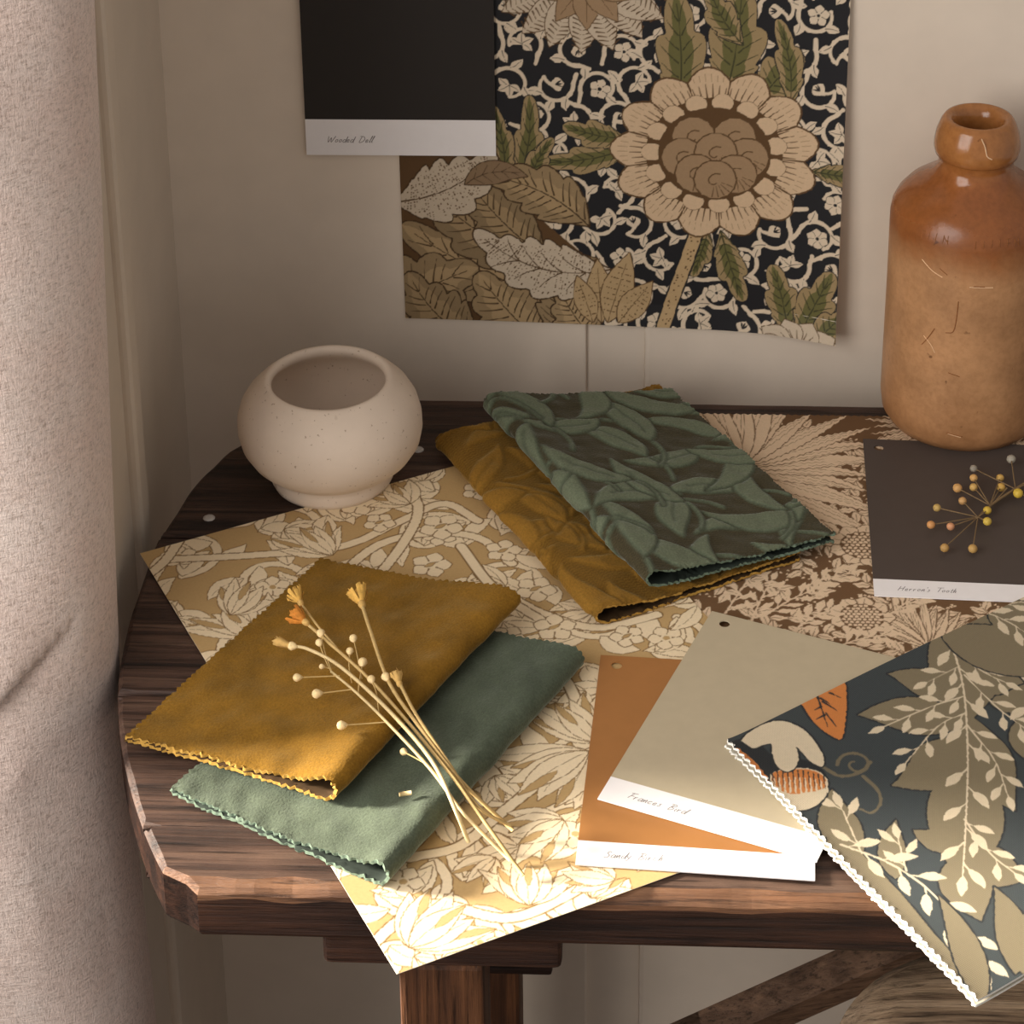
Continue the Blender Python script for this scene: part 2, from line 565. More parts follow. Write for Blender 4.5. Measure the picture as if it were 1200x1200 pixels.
# ------------------------------------------------------------------ handwriting: pen strokes, x-height 1
PEN = {
 'W': [[(0, 2), (.35, 0), (.9, 1.6), (1.2, 0), (2, 2.1)]],
 'D': [[(.5, 1.9), (.2, 0), (1.1, .2), (1.5, 1.1), (1.0, 1.9), (0, 2.0)]],
 'H': [[(.4, 2), (.1, 0)], [(1.5, 2), (1.2, 0)], [(.2, .9), (1.4, 1.1)]],
 'T': [[(-.1, 1.9), (1.6, 2.0)], [(.8, 2), (.5, 0)]],
 'F': [[(0, 1.9), (1.4, 2.05)], [(.6, 2), (.2, 0)], [(.4, 1.0), (1.1, 1.1)]],
 'B': [[(.5, 1.9), (.2, 0), (.9, .1), (1.1, .7), (.4, 1), (1.2, 1.5), (.9, 2), (0, 1.9)]],
 'S': [[(1.2, 1.8), (.7, 2), (.4, 1.5), (1, .8), (.7, .05), (0, .2)]],
 'a': [[(.8, .9), (.3, 1), (0, .4), (.3, 0), (.75, .5), (.85, .9), (.8, .1), (1, 0)]],
 'b': [[(.4, 2), (.1, .1), (.6, 0), (.85, .6), (.5, .95), (.2, .6)]],
 'c': [[(.7, .85), (.3, .95), (0, .4), (.3, 0), (.8, .2)]],
 'd': [[(.7, .85), (.3, .95), (0, .4), (.3, 0), (.75, .5), (1.05, 2), (.85, .1), (1, 0)]],
 'e': [[(0, .4), (.6, .6), (.5, .95), (.1, .7), (.2, .05), (.8, .2)]],
 'i': [[(.2, .95), (.15, .1), (.4, 0)], [(.35, 1.4), (.38, 1.45)]],
 'l': [[(0, .1), (.5, 1.9), (.35, 2), (.15, .2), (.4, 0)]],
 'n': [[(.1, .95), (.05, 0), (.5, .95), (.65, .8), (.65, .1), (.9, 0)]],
 'o': [[(.4, .95), (.05, .6), (.2, .05), (.65, .3), (.6, .85), (.3, .9)]],
 'r': [[(.1, .95), (.1, 0), (.2, .6), (.6, .95)]],
 's': [[(.6, .9), (.2, .8), (.55, .35), (.3, 0), (0, .1)]],
 't': [[(.4, 1.6), (.2, .1), (.5, 0)], [(0, 1.05), (.7, 1.1)]],
 'y': [[(.1, .95), (.2, .3), (.5, .3)], [(.75, .95), (.4, -.5), (.1, -.8)]],
 'h': [[(.35, 2), (.05, 0), (.45, .95), (.65, .8), (.6, .1), (.85, 0)]],
 "'": [[(.25, 2), (.15, 1.6)]],
}
WID = {'W': 2.3, 'D': 1.9, 'H': 1.9, 'T': 1.5, 'F': 1.4, 'B': 1.5, 'S': 1.5, ' ': 1.3, "'": .5, 'l': .6, 'i': .6, 't': .75}

def handwriting(text, to3, size, width):
    """to3(x,y) maps pen units to the card"""
    V = []; F = []
    x = 0
    for ch in text:
        for st in PEN.get(ch, []):
            c = smooth_path([V2(a, b) for a, b in st], 4) if len(st) > 2 else np.array([V2(a, b) for a, b in st])
            c = c * [1, .95] + [x, rnd.uniform(-.06, .06)]
            c[:, 0] += c[:, 1] * .35
            c = c * size
            t = np.gradient(c, axis=0); t /= np.linalg.norm(t, axis=1, keepdims=True) + 1e-9
            for k in range(len(c)):
                e = perp(t[k]) * width / 2
                V.append(to3(*(c[k] + e))); V.append(to3(*(c[k] - e)))
                if k:
                    n = len(V); F.append((n - 4, n - 3, n - 1, n - 2))
        x += WID.get(ch, 1.1)
    return V, F

# ------------------------------------------------------------------ the room
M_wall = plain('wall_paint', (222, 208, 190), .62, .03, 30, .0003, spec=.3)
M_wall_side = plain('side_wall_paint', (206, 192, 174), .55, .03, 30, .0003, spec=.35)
M_floor = wood('floor_wood', (60, 48, 38), (96, 78, 62), (120, 100, 82), along='X')
GX0 = on_wall(687, 420)[0]; GX1 = on_wall(755, 420)[0]
WX = -0.204
structure(link('wall_back', box(WX - .1, GX0, WALL_Y, WALL_Y + .1, 0, 1.9, .0015), [M_wall]))
structure(link('trim_1', box(GX0 - .001, GX1 + .001, WALL_Y + .0035, WALL_Y + .1, 0, 1.9), [M_wall]))
structure(link('wall_back', box(GX1, 1.6, WALL_Y, WALL_Y + .1, 0, 1.9, .003), [M_wall]))
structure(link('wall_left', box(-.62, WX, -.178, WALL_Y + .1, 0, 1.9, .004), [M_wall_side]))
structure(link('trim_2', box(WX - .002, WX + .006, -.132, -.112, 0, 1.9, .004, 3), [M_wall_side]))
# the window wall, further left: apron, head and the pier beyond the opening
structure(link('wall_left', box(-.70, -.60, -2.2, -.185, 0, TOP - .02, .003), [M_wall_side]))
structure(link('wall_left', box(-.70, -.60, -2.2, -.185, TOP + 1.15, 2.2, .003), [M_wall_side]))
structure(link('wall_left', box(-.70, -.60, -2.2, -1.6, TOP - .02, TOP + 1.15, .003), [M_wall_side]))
wf = link('window_1', box(-.690, -.655, -1.6, -.185, TOP - .02, TOP + .015, .004), [M_wall_side]); structure(wf)
for y in (-1.6, -1.26, -.90, -.54): link('glazing_bar', box(-.688, -.660, y, y + .034, TOP + .015, TOP + 1.15, .004), [M_wall_side], wf)
link('glazing_bar', box(-.688, -.660, -1.6, -.185, TOP + .62, TOP + .65, .004), [M_wall_side], wf)
structure(link('floor', box(-.7, 1.6, -2.2, WALL_Y + .1, -.03, 0), [M_floor]))

# ------------------------------------------------------------------ the table
M_plank = [wood('plank_%d' % k, (30, 20, 16), (74, 54, 44), (104, 82, 68), g=gg, along='X', rough=.5, seed=k * 4.3)
           for k, gg in enumerate((.85, .98, 1.08, 1.08))]
M_edge = wood('worn_edge', (80, 52, 36), (120, 84, 58), (150, 112, 82), along='X', rough=.45, seed=9)
M_under = wood('apron_wood', (32, 19, 13), (58, 36, 25), (80, 52, 36), along='X', rough=.55, seed=3)
M_side = wood('shaded_side', (20, 11, 8), (34, 20, 14), (52, 32, 22), along='X', rough=.85, seed=6, spec=.08)  # curtain's shade on the left side face, painted in as near-black wood
M_leg = wood('leg_wood', (46, 27, 16), (82, 52, 32), (112, 74, 46), along='Z', rough=.55, seed=5)
M_nail = plain('nail_steel', (190, 184, 176), .35, .1, 900, spec=.8)
OUT = [at(*p)[:2] for p in [(275, 523), (250, 544), (230, 563), (205, 600), (180, 640), (163, 690), (147, 740), (138, 800), (140, 860), (150, 912), (165, 962), (185, 1008), (200, 1034), (212, 1049)]]
OUT = [V2(-.095, -.004), V2(-.125, -.028)] + OUT
OUT = smooth_path(OUT, 5)
YF = -0.409
OUT[-1][1] = max(OUT[-1][1], YF)
def xleft(y):
    o = OUT[np.argsort(OUT[:, 1])]
    return np.interp(y, o[:, 1], o[:, 0])
XR = 0.62
table = thing('side_table', 'dark worn plank table with a curved left end and straight front, carrying all the swatches', 'table', (.15, -.2, 0))
seams = [-.005, at(200, 629)[1], at(145, 812)[1], at(175, 967)[1], YF]
def plank(k):
    y1, y0 = seams[k], seams[k + 1]
    if k in (1, 2): y1 -= .0009
    if k in (0, 1): y0 += .0009
    last = k == len(seams) - 2
    ys = np.linspace(y1, y0 + (.0105 if last else 0), 26)
    pts = [(xleft(y), y, 'o') for y in ys]
    if last: pts += [(xleft(y0) + .0005, y0 + .0045, 'o'), (xleft(y0) + .006, y0, 'f')]
    nb = 90
    xs = np.linspace(pts[-1][0], XR, nb)[1:]
    pts += [(x, y0, 'f' if last else 's') for x in xs]
    xs = np.linspace(XR, pts[0][0], nb)[:-1]
    if k == 0:     # the back board runs on behind the bottle
        pts += [(x, y1 + .036 * float(np.clip((x - .212) / .03, 0, 1)), 's') for x in xs]
    else:
        pts += [(x, y1, 's') for x in xs]
    P = np.array([[p[0], p[1]] for p in pts]); kd = [p[2] for p in pts]
    t = np.roll(P, -1, 0) - np.roll(P, 1, 0); t /= np.linalg.norm(t, axis=1, keepdims=True)
    inn = np.stack([-t[:, 1], t[:, 0]], -1)
    wear = ripple(P[:, 0], P[:, 1], 21 + k, .05) * .5 + .5
    sg = {'s': .0011, 'b': .0003}
    kd = [('b' if (c == 's' and ((k == 2 and abs(y - y0) < 1e-6) or (k == 3 and abs(y - y1) < 1e-6))) else c) for c, y in zip(kd, P[:, 1])]
    ins = np.array([{'o': .0030, 's': .0014, 'b': .0003, 'f': .0078}[c] for c in kd]) * (.72 + .4 * wear)
    dep = np.array([{'o': .003, 's': .0030, 'b': .0008, 'f': .0052}[c] for c in kd]) * (.72 + .4 * wear)
    n = len(P)
    th = .028
    rings = []
    zt = TOP + np.zeros(n)
    rings.append(np.c_[P + inn * ins[:, None] * 1.0, zt])
    rings.append(np.c_[P + inn * (ins * .38)[:, None], zt - dep * .42])
    rings.append(np.c_[P + inn * (ins * .06)[:, None], zt - dep])
    rings.append(np.c_[P, zt - dep * 1.5])
    rings.append(np.c_[P, zt - th + .003])
    rings.append(np.c_[P + inn * .002, zt - th])
    V = np.concatenate(rings)
    F = []; MI = []
    for r in range(len(rings) - 1):
        for i in range(n):
            j = (i + 1) % n
            F.append((r * n + j, r * n + i, (r + 1) * n + i, (r + 1) * n + j)[::-1] if False else (r * n + i, (r + 1) * n + i, (r + 1) * n + j, r * n + j))
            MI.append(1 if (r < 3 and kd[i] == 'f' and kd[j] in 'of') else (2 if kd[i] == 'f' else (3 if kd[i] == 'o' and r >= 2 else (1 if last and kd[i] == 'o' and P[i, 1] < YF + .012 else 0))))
    for t in tessellate_polygon([[Vector((p[0], p[1], 0)) for p in rings[0]]]):
        a, b, c = [rings[0][q] for q in t]
        F.append(tuple(t) if (b[0] - a[0]) * (c[1] - a[1]) - (b[1] - a[1]) * (c[0] - a[0]) > 0 else tuple(t)[::-1]); MI.append(0)
    F.append(tuple(range((len(rings) - 1) * n, len(rings) * n))[::-1]); MI.append(0)
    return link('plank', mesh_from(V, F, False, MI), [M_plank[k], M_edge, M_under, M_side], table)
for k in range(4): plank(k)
for px, py in ((245, 607), (490, 527)):
    p = at(px, py)
    link('nail', ball((p[0], p[1], TOP), .0034, 2, (1, 1, .25)), [M_nail], table)
def fx(px, py): 
    q = on_wall(px, py, YF); return q
x0 = fx(375, 1107)[0]; x1 = fx(658, 1112)[0]; zb = fx(500, 1146)[2]
link('crossbar', box(x0, x1, YF + .006, YF + .05, zb, TOP - .028, .004, 3), [M_under], table)
link('crossbar', box(x0, x1, -.09, -.045, zb, TOP - .028, .004, 3), [M_under], table)
link('leg', box(fx(465, 1145)[0], fx(566, 1145)[0], YF + .008, YF + .05, 0, zb, .003, 2), [M_leg], table)
link('leg', box(fx(465, 1145)[0], fx(566, 1145)[0], -.09, -.05, 0, zb, .003, 2), [M_leg], table)
link('leg', box(.44, .478, YF + .01, YF + .05, 0, TOP - .028, .003, 2), [M_leg], table)
link('leg', box(.44, .478, -.09, -.05, 0, TOP - .028, .003, 2), [M_leg], table)
link('rail', box(fx(540, 1150)[0], fx(640, 1150)[0], -.33, -.10, TOP - .12, TOP - .0285, .002), [M_under], table)
# slanting brace between the leg pairs
pa = on_wall(790, 1230, -.16); pb = on_wall(1060, 1110, -.16)
pd = (pb - pa) / (pb - pa)[2]
pt_ = pb + pd * (TOP - .026 - pb[2]); pf_ = pa + pd * (.30 - pa[2])
V, F = tube([pf_, pa, pb, pt_], .014, 4)
link('brace', mesh_from(V, F), [wood('brace_wood', (88, 66, 50), (120, 94, 74), (150, 120, 96), along='X')], table)

# ------------------------------------------------------------------ stool under the table, lower right
M_stool = wood('stool_grain', (104, 82, 62), (180, 154, 124), (206, 180, 150), along='X', rough=.7, seed=2)
sc_ = at(1185, 1245, -.085)
st = thing('round_stool', 'low round stool with a grained grey-brown rounded seat under the table at lower right', 'stool', (sc_[0], sc_[1], 0))
prof = [(0, -.045), (.07, -.045), (.078, -.036), (.0815, -.022), (.079, -.009), (.070, -.002), (.055, .0015), (.03, .003), (0, .0035)]
me = lathe([(r, z + TOP - .085) for r, z in prof], 64)
o = link('seat', me, [M_stool], st); 
o.matrix_parent_inverse = Matrix.Identity(4)
for k in range(3):
    a = 2.2 + k * 2.094
    d = Vector((math.cos(a), math.sin(a), 0))
    c = Vector((sc_[0], sc_[1], 0))
    V, F = tube([c + d * .10, c + d * .075 + Vector((0, 0, .25)), c + d * .05 + Vector((0, 0, TOP - .126))], [.011, .014, .013], 12)
    link('leg', mesh_from(V, F, True), [M_under], st)

# ------------------------------------------------------------------ the curtain
def linen():
    m, nt, b = new_mat('slub_linen')
    v = coords(nt)
    c = lin((240, 224, 214))
    big = noise(nt, v, 24, 4); 
    warp = noise(nt, coords(nt, (1, 1, .22), (.0, .5, .3)), 1150, 3, .7, .6)
    weft = noise(nt, coords(nt, (.16, .3, 1.0), (0, .35, 0)), 900, 3, .7, .5)
    s = nd(nt, 'ShaderNodeMath', operation='ADD'); nt.links.new(warp, s.inputs[0]); nt.links.new(weft, s.inputs[1])
    col = ramp(nt, big, [(.3, c * np.array([.98, .92, .9])), (.7, c * np.array([1.0, 1.0, 1.0]))])
    tex = nd(nt, 'ShaderNodeMapRange'); tex.inputs[1].default_value = .75; tex.inputs[2].default_value = 1.25
    nt.links.new(s.outputs[0], tex.inputs[0])
    col = mix(nt, col, ramp(nt, tex.outputs[0], [(.0, (.62, .58, .55)), (.45, (.95, .94, .93)), (1, (1.08, 1.07, 1.06))]), 1.0, 'MULTIPLY')
    nt.links.new(col, b.inputs['Base Color'])
    b.inputs['Roughness'].default_value = .9; b.inputs['Specular IOR Level'].default_value = .1
    b.inputs['Sheen Weight'].default_value = .25
    bump(nt, b, s.outputs[0], .8, .0012)
    return m
M_linen = linen()
cs = smooth_path([V2(-.30, -.1805), V2(-.24, -.186), V2(-.204, -.212), V2(-.1955, -.246), V2(-.199, -.270), V2(-.213, -.290),
                  V2(-.236, -.305), V2(-.262, -.312), V2(-.292, -.312), V2(-.322, -.300), V2(-.345, -.285), V2(-.372, -.290), V2(-.40, -.305), V2(-.44, -.30), V2(-.47, -.26), V2(-.48, -.20)], 12)
zs = np.linspace(.02, TOP + .62, 260)
P = np.zeros((len(zs), len(cs), 3))
tc = np.gradient(cs, axis=0); tc /= np.linalg.norm(tc, axis=1, keepdims=True)
nc = np.stack([tc[:, 1], -tc[:, 0]], -1) * -1
ctr = V2(-.29, -.25)
out_dir = cs - ctr; out_dir /= np.linalg.norm(out_dir, axis=1, keepdims=True)
for j, z in enumerate(zs):
    zz = z - TOP
    # a crease where the bunched cloth folds over itself, slanting up to the right
    zc = .0145 + (cs[:, 0] + .245) * 0.85
    d = zz - zc
    amp = np.clip((-.205 - cs[:, 0]) / .03, 0, 1) * np.clip((-.25 - cs[:, 1]) / .03, 0, 1)
    pinch = amp * (.011 * np.exp(-np.clip(d, 0, 9) / .03) * (d > 0) - .0085 * np.exp(-np.abs(d) / .012) + .004 * np.exp(-np.abs(d + .05) / .05))
    bow = .010 * np.exp(-((zz + .02) / .16) ** 2) - .006 * np.clip((zz - .1) / .2, 0, 1.6) 
    wob = .0035 * np.sin(zz * 17 + cs[:, 0] * 40) + .002 * np.sin(zz * 41 + cs[:, 1] * 60)
    q = cs + out_dir * (pinch + wob * amp)[:, None]
    q[:, 0] += np.where(cs[:, 0] > -.25, 0, 0) - .0 * bow
    q[:, 0] += .0075 * np.clip((zz + .02) / .2, 0, 3.2) * np.clip((cs[:, 0] + .32) / .08, 0, 1)
    q[:, 0] += .003 * np.clip((-zz - .02) / .25, 0, 1)
    q[:, 0] += (.0030 + .001 * np.clip((-zz - .05) / .2, 0, 1)) * np.clip((q[:, 0] + .30) / .06, 0, 1)
    P[j, :, 0] = q[:, 0]; P[j, :, 1] = q[:, 1]; P[j, :, 2] = z
P = P[:, ::-1]
cur = link('curtain', sheet(P, .0016), [M_linen, M_linen, M_linen])
tag(cur, 'heavy oatmeal linen curtain bunched beside the left end of the table', 'curtain')

# ------------------------------------------------------------------ wallpaper sample on the wall
def hang(px, py): 
    q = on_wall(px, py); return q
O = V2(*hang(474, 372)[[0, 2]]); 
WW = (hang(986, 200)[0] - O[0]) * 1000; WH = 232.0
def wl(px, py):
    q = hang(px, py); return V2((q[0] - O[0]) * 1000, (q[2] - O[1]) * 1000)
INK = lin((30, 30, 33), 1.0); CREAM = lin((216, 198, 172)); FAWN = lin((186, 158, 116)); BRN = lin((92, 66, 38)); OLV = lin((104, 100, 58)); OLVD = lin((62, 62, 36)); TAUPE = lin((158, 130, 98))
rnd.seed(11)
pr = Print(WW, WH, .40, INK)
# meandering cream vines with small flowers over the dark ground
for gy in range(11):
    for gx in range(11):
        c = V2(gx * 25 + rnd.uniform(-3, 3) + (gy % 2) * 12.5, gy * 22 + rnd.uniform(-3, 3))
        a0 = rnd.uniform(0, 6.28); sg = rnd.choice((-1, 1))
        aa = a0 + sg * np.linspace(0, 4.0, 22)
        sp = c + np.stack([np.cos(aa), np.sin(aa)], -1) * np.linspace(10.5, 8, 22)[:, None]
        pr.stroke(sp, 2.6, CREAM, 1.9)
        o_ = sp[0] + (sp[0] - sp[4]) * .8
        pr.stroke([sp[0], o_], 2.6, CREAM, 2.2)
        for i, up_ in ((5, 1), (14, 1)):
            t = sp[i + 1] - sp[i]; t = t / (np.linalg.norm(t) + 1e-9); r_ = (sp[i] - c) / np.linalg.norm(sp[i] - c)
            d = t * .7 + r_ * .75
            leaf(pr, sp[i], sp[i] + d * rnd.uniform(8, 10), rnd.uniform(4.6, 6), CREAM, .15 * sg, rib=INK, rw=.45)
        e = c + (sp[-1] - c) * .12
        pr.stroke(centre_line(sp[-1], e, .3 * sg, 8), 1.9, CREAM)
        kind = (gx + gy * 2) % 3
        if kind == 0:
            blossom(pr, e, 6.4, CREAM, INK, rnd.choice((5, 6)), rnd.uniform(0, 6), INK, .25)
        elif kind == 1:
            for k in range(4): leaf(pr, e, e + V2(math.cos(a0 + k * 1.1), math.sin(a0 + k * 1.1)) * 7.5, 4.6, CREAM, .1, rib=INK, rw=.45)
        else:
            leaf(pr, e - V2(math.cos(a0), math.sin(a0)) * 3, e + V2(math.cos(a0), math.sin(a0)) * 6, 8.5, CREAM, 0, fat=1.35)
            for k in (-1, 0, 1): leaf(pr, e + V2(math.cos(a0), math.sin(a0)) * 1, e + V2(math.cos(a0 + .42 * k), math.sin(a0 + .42 * k)) * 5.5, 1.0, INK)
def rosette(c, rx, ry, n, col, line, disc, rot=0, ring=.62, hat=5, disc2=None):
    c = np.asarray(c)
    def E(a, f): return c + V2(math.cos(a) * rx * f, math.sin(a) * ry * f)
    pet = []
    for k in range(n):
        a = rot + 2 * math.pi * k / n; h = math.pi / n
        arc = [E(a - h, ring * .9)] + [E(a - h * .98, .86)] + [E(a + h * u, .86 + .16 * math.cos(u * math.pi / 2)) for u in np.linspace(-.95, .95, 9)] + [E(a + h * .98, .86), E(a + h, ring * .9)]
        pet.append((a, h, np.array(arc)))
    for a, h, arc in pet: pr.stroke(arc, 2.0, line)
    for a, h, arc in pet:
        pr.fill(arc, col)
        pr.stroke(arc[:2], .7, line); pr.stroke(arc[-2:], .7, line)
        for u in np.linspace(-.85, .85, hat):
            pr.stroke([E(a + h * u, ring * .97), E(a + h * u * 1.02, ring + .18 * (1 - .3 * abs(u)))], .95, line, .35)
            pr.stroke([E(a + h * u * .8, .96 - .06 * abs(u)), E(a + h * u * .8, .86)], .35, TAUPE, .3)
    a = np.linspace(0, 2 * math.pi, 60)
    pr.fill(np.array([E(t, ring * 1.02) for t in a]), line)
    m = int(n * 1.2)
    for k in range(m):
        t = 2 * math.pi * k / m + .2
        cc = E(t, ring * .93)
        s = [cc + V2(math.cos(b) * rx * .105, math.sin(b) * ry * .105) for b in np.linspace(0, 6.28, 14)]
        pr.stroke(s, .5, line); pr.fill(s, col)
    pr.fill(np.array([E(t, ring * .84) for t in a]), line)
    pr.fill(np.array([E(t, ring * .815) for t in a]), disc)
    if disc2 is not None:
        for (u, v) in ((-.32, .30), (.30, .30), (-.48, -.08), (.5, -.05), (.02, .02), (-.27, -.36), (.33, -.35), (.02, -.46)):
            q = c + V2(u * rx * ring * .98, v * ry * ring * 1.03); r = rx * ring * .32
            pr.dot(q, r + .5, line); pr.dot(q, r - .35, disc2)
            for k in range(5):
                b = -.4 - k * .33
                pr.stroke([q + V2(math.cos(b), math.sin(b)) * r * .9, q + V2(math.cos(b), math.sin(b)) * r * .35], .6, line, .3)
            pr.stroke(spiral(q + V2(0, -r * .1), r * .45, 1.0, .7, 10), .7, line)
# olive leaves round the large flower
for a, b, ww in (((795, 130), (790, -10), 26), ((850, 110), (868, -15), 30), ((890, 110), (935, 55), 24), ((925, 120), (910, 20), 14), ((740, 170), (632, 188), 16), ((735, 160), (660, 145), 16),
                 ((950, 190), (1015, 192), 12), ((845, 265), (872, 345), 16), ((830, 265), (812, 318), 12), ((600, 230), (620, 110), 16), ((590, 220), (575, 120), 12), ((618, 220), (648, 160), 12),
                 ((925, 380), (905, 300), 18), ((935, 380), (975, 300), 20), ((950, 390), (1000, 340), 16), ((870, 50), (830, -20), 16)):
    plume(pr, wl(*a), wl(*b), ww * 1.12, FAWN * .62 + OLV * .25, INK, rnd.uniform(-.14, .14), 3, OLVD, OLVD, None, OLV, .6, 7, .3)
# dotted stem
stem = np.array([wl(818, 262), wl(805, 300), wl(790, 340), wl(776, 380)])
pr.stroke(stem, 9.5, INK); pr.stroke(stem, 7.5, FAWN)
for k in range(40):
    u = rnd.uniform(.15, 3); i = int(u); q = stem[min(i, 2)] * (1 - u + i) + stem[min(i + 1, 3)] * (u - i)
    pr.dot(q + V2(rnd.uniform(-2.6, 2.6), 0), .5, BRN)
rosette(wl(837, 176), 58, 52, 13, lin((208, 180, 146)), BRN, BRN, .2, .66, 6, TAUPE)
# part flowers at the upper left and the lower right
for k in range(9):
    a = math.radians(188 + k * 20)
    c = wl(685, -28)
    leaf(pr, c, c + V2(math.cos(a) * 52, math.sin(a) * 46), 17, CREAM * .84, .05 * (-1) ** k, BRN, .5, fat=1.3)
    for e in range(9):
        u = .42 + e * .06
        q = c + V2(math.cos(a) * 52, math.sin(a) * 46) * u; d = perp(V2(math.cos(a), math.sin(a)))
        pr.stroke([q + d * 5.2, q + d * .6 + V2(math.cos(a), math.sin(a)) * 2], .9, BRN, .4); pr.stroke([q - d * 5.2, q - d * .6 + V2(math.cos(a), math.sin(a)) * 2], .9, BRN, .4)
for k in range(5):
    a = math.radians(200 + k * 35); c = wl(688, -24)
    leaf(pr, c, c + V2(math.cos(a) * 30, math.sin(a) * 30), 15, TAUPE, 0, BRN, .5, rib=BRN)
c = wl(935, 392)
for k in range(6):
    a = math.radians(5 + k * 34)
    leaf(pr, c, c + V2(math.cos(a) * 27, math.sin(a) * 19), 15, CREAM * .84, 0, BRN, .5, fat=1.3)
    for e in (-.25, 0, .25): pr.stroke([c + V2(math.cos(a + e) * 8, math.sin(a + e) * 6), c + V2(math.cos(a + e) * 17, math.sin(a + e) * 13)], .8, BRN, .3)
# the big brown leaves, lower left
zone = np.array([wl(*p) for p in ((440, 160), (560, 175), (600, 205), (640, 260), (690, 300), (690, 330), (672, 400), (440, 400))])
pr.fill(zone, BRN)
for a, b, ww, bd, cl, tp in (((700, 300), (600, 385), 46, -.1, .55, .75), ((655, 345), (470, 262), 50, .12, .6, .85), ((640, 300), (500, 215), 40, .2, .5, .7), ((440, 385), (560, 312), 54, .14, .62, .85), ((560, 400), (478, 318), 40, .2, .6, .8),
                         ((640, 400), (560, 318), 44, .1, .7, .9), ((655, 400), (668, 290), 40, -.1, .62, .85), ((700, 395), (655, 335), 30, .1, .7, .9)):
    plume(pr, wl(*a), wl(*b), ww, FAWN * cl, BRN * .5, bd, 5, BRN * .55, BRN * .5, None, FAWN * tp, .9, 10)
plume(pr, wl(640, 300), wl(545, 205), 34, FAWN * .5, BRN * .5, .1, 5, BRN * .5, BRN * .45, None, FAWN * .7, .9, 10)
plume(pr, wl(690, 262), wl(566, 205), 34, FAWN * .62, BRN * .5, -.2, 5, BRN * .5, BRN * .45, None, FAWN * .8, .9, 10)
plume(pr, wl(716, 312), wl(556, 268), 40, CREAM * .84, BRN * .6, .30, 6, None, BRN * .8, BRN, None, .9, 9, .3)
for u in (.2, .35, .5, .65):
    cl_ = centre_line(wl(716, 312), wl(556, 268), .30, 20); i = int(u * 19)
    tt = cl_[i + 1] - cl_[i - 1]; tt /= np.linalg.norm(tt)
    for sd_ in (1, -1): pr.stroke(centre_line(cl_[i], cl_[i] + tt * 13 + perp(tt) * sd_ * 11, -.12 * sd_, 7), .8, BRN * .8, .4)
plume(pr, wl(462, 236), wl(580, 178), 40, CREAM * .8, BRN * .6, -.22, 5, None, BRN * .8, BRN, None, .9, 9, .3)
leaf(pr, wl(545, 215), wl(618, 205), 15, TAUPE * .7, .3, BRN * .6, .6, rib=BRN * .5, veins=5)
for a, b, ww in (((705, 372), (700, 300), 12), ((712, 372), (738, 292), 14), ((725, 372), (765, 325), 12), ((695, 372), (676, 320), 10)):
    leaf(pr, wl(*a), wl(*b), ww * 1.3, FAWN * .95, 0, BRN, .6, rib=BRN, dots=BRN)
cell = .45
nx = int(WW / cell); ny = int(WH / cell)
sx = np.linspace(0, 1, nx); sy = np.linspace(0, 1, ny)
XX, YY = np.meshgrid(sx, sy)
ii = np.clip((XX * WW / pr.res).round().astype(int), 0, pr.W - 1); jj = np.clip((YY * WH / pr.res).round().astype(int), 0, pr.H - 1)
cols = pr.a[jj, ii]
sag = -.006 * XX ** 1.5 * (1 - YY)               # cut a little low at the right-hand corner
px_ = O[0] + XX * WW / 1000 + .0035 * (YY - .4) * (XX - .5)
curl = .012 * np.clip((XX - .72) / .28, 0, 1) ** 2 * np.clip(1.15 - YY, 0, 1) + .0035 * np.clip((.06 - YY) / .06, 0, 1) * XX
P = np.stack([px_, WALL_Y - .0009 - curl, O[1] + YY * WH / 1000 + sag], -1)
o = link('wallpaper_sample', sheet(P, .0003, cols, False), [dyed('wallpaper_print', .62, .3), plain('wallpaper_rim', (196, 180, 150)), plain('wallpaper_back', (214, 204, 186))])
tag(o, 'dark floral wallpaper sample with a large round cream flower, hanging on the wall', 'wallpaper')

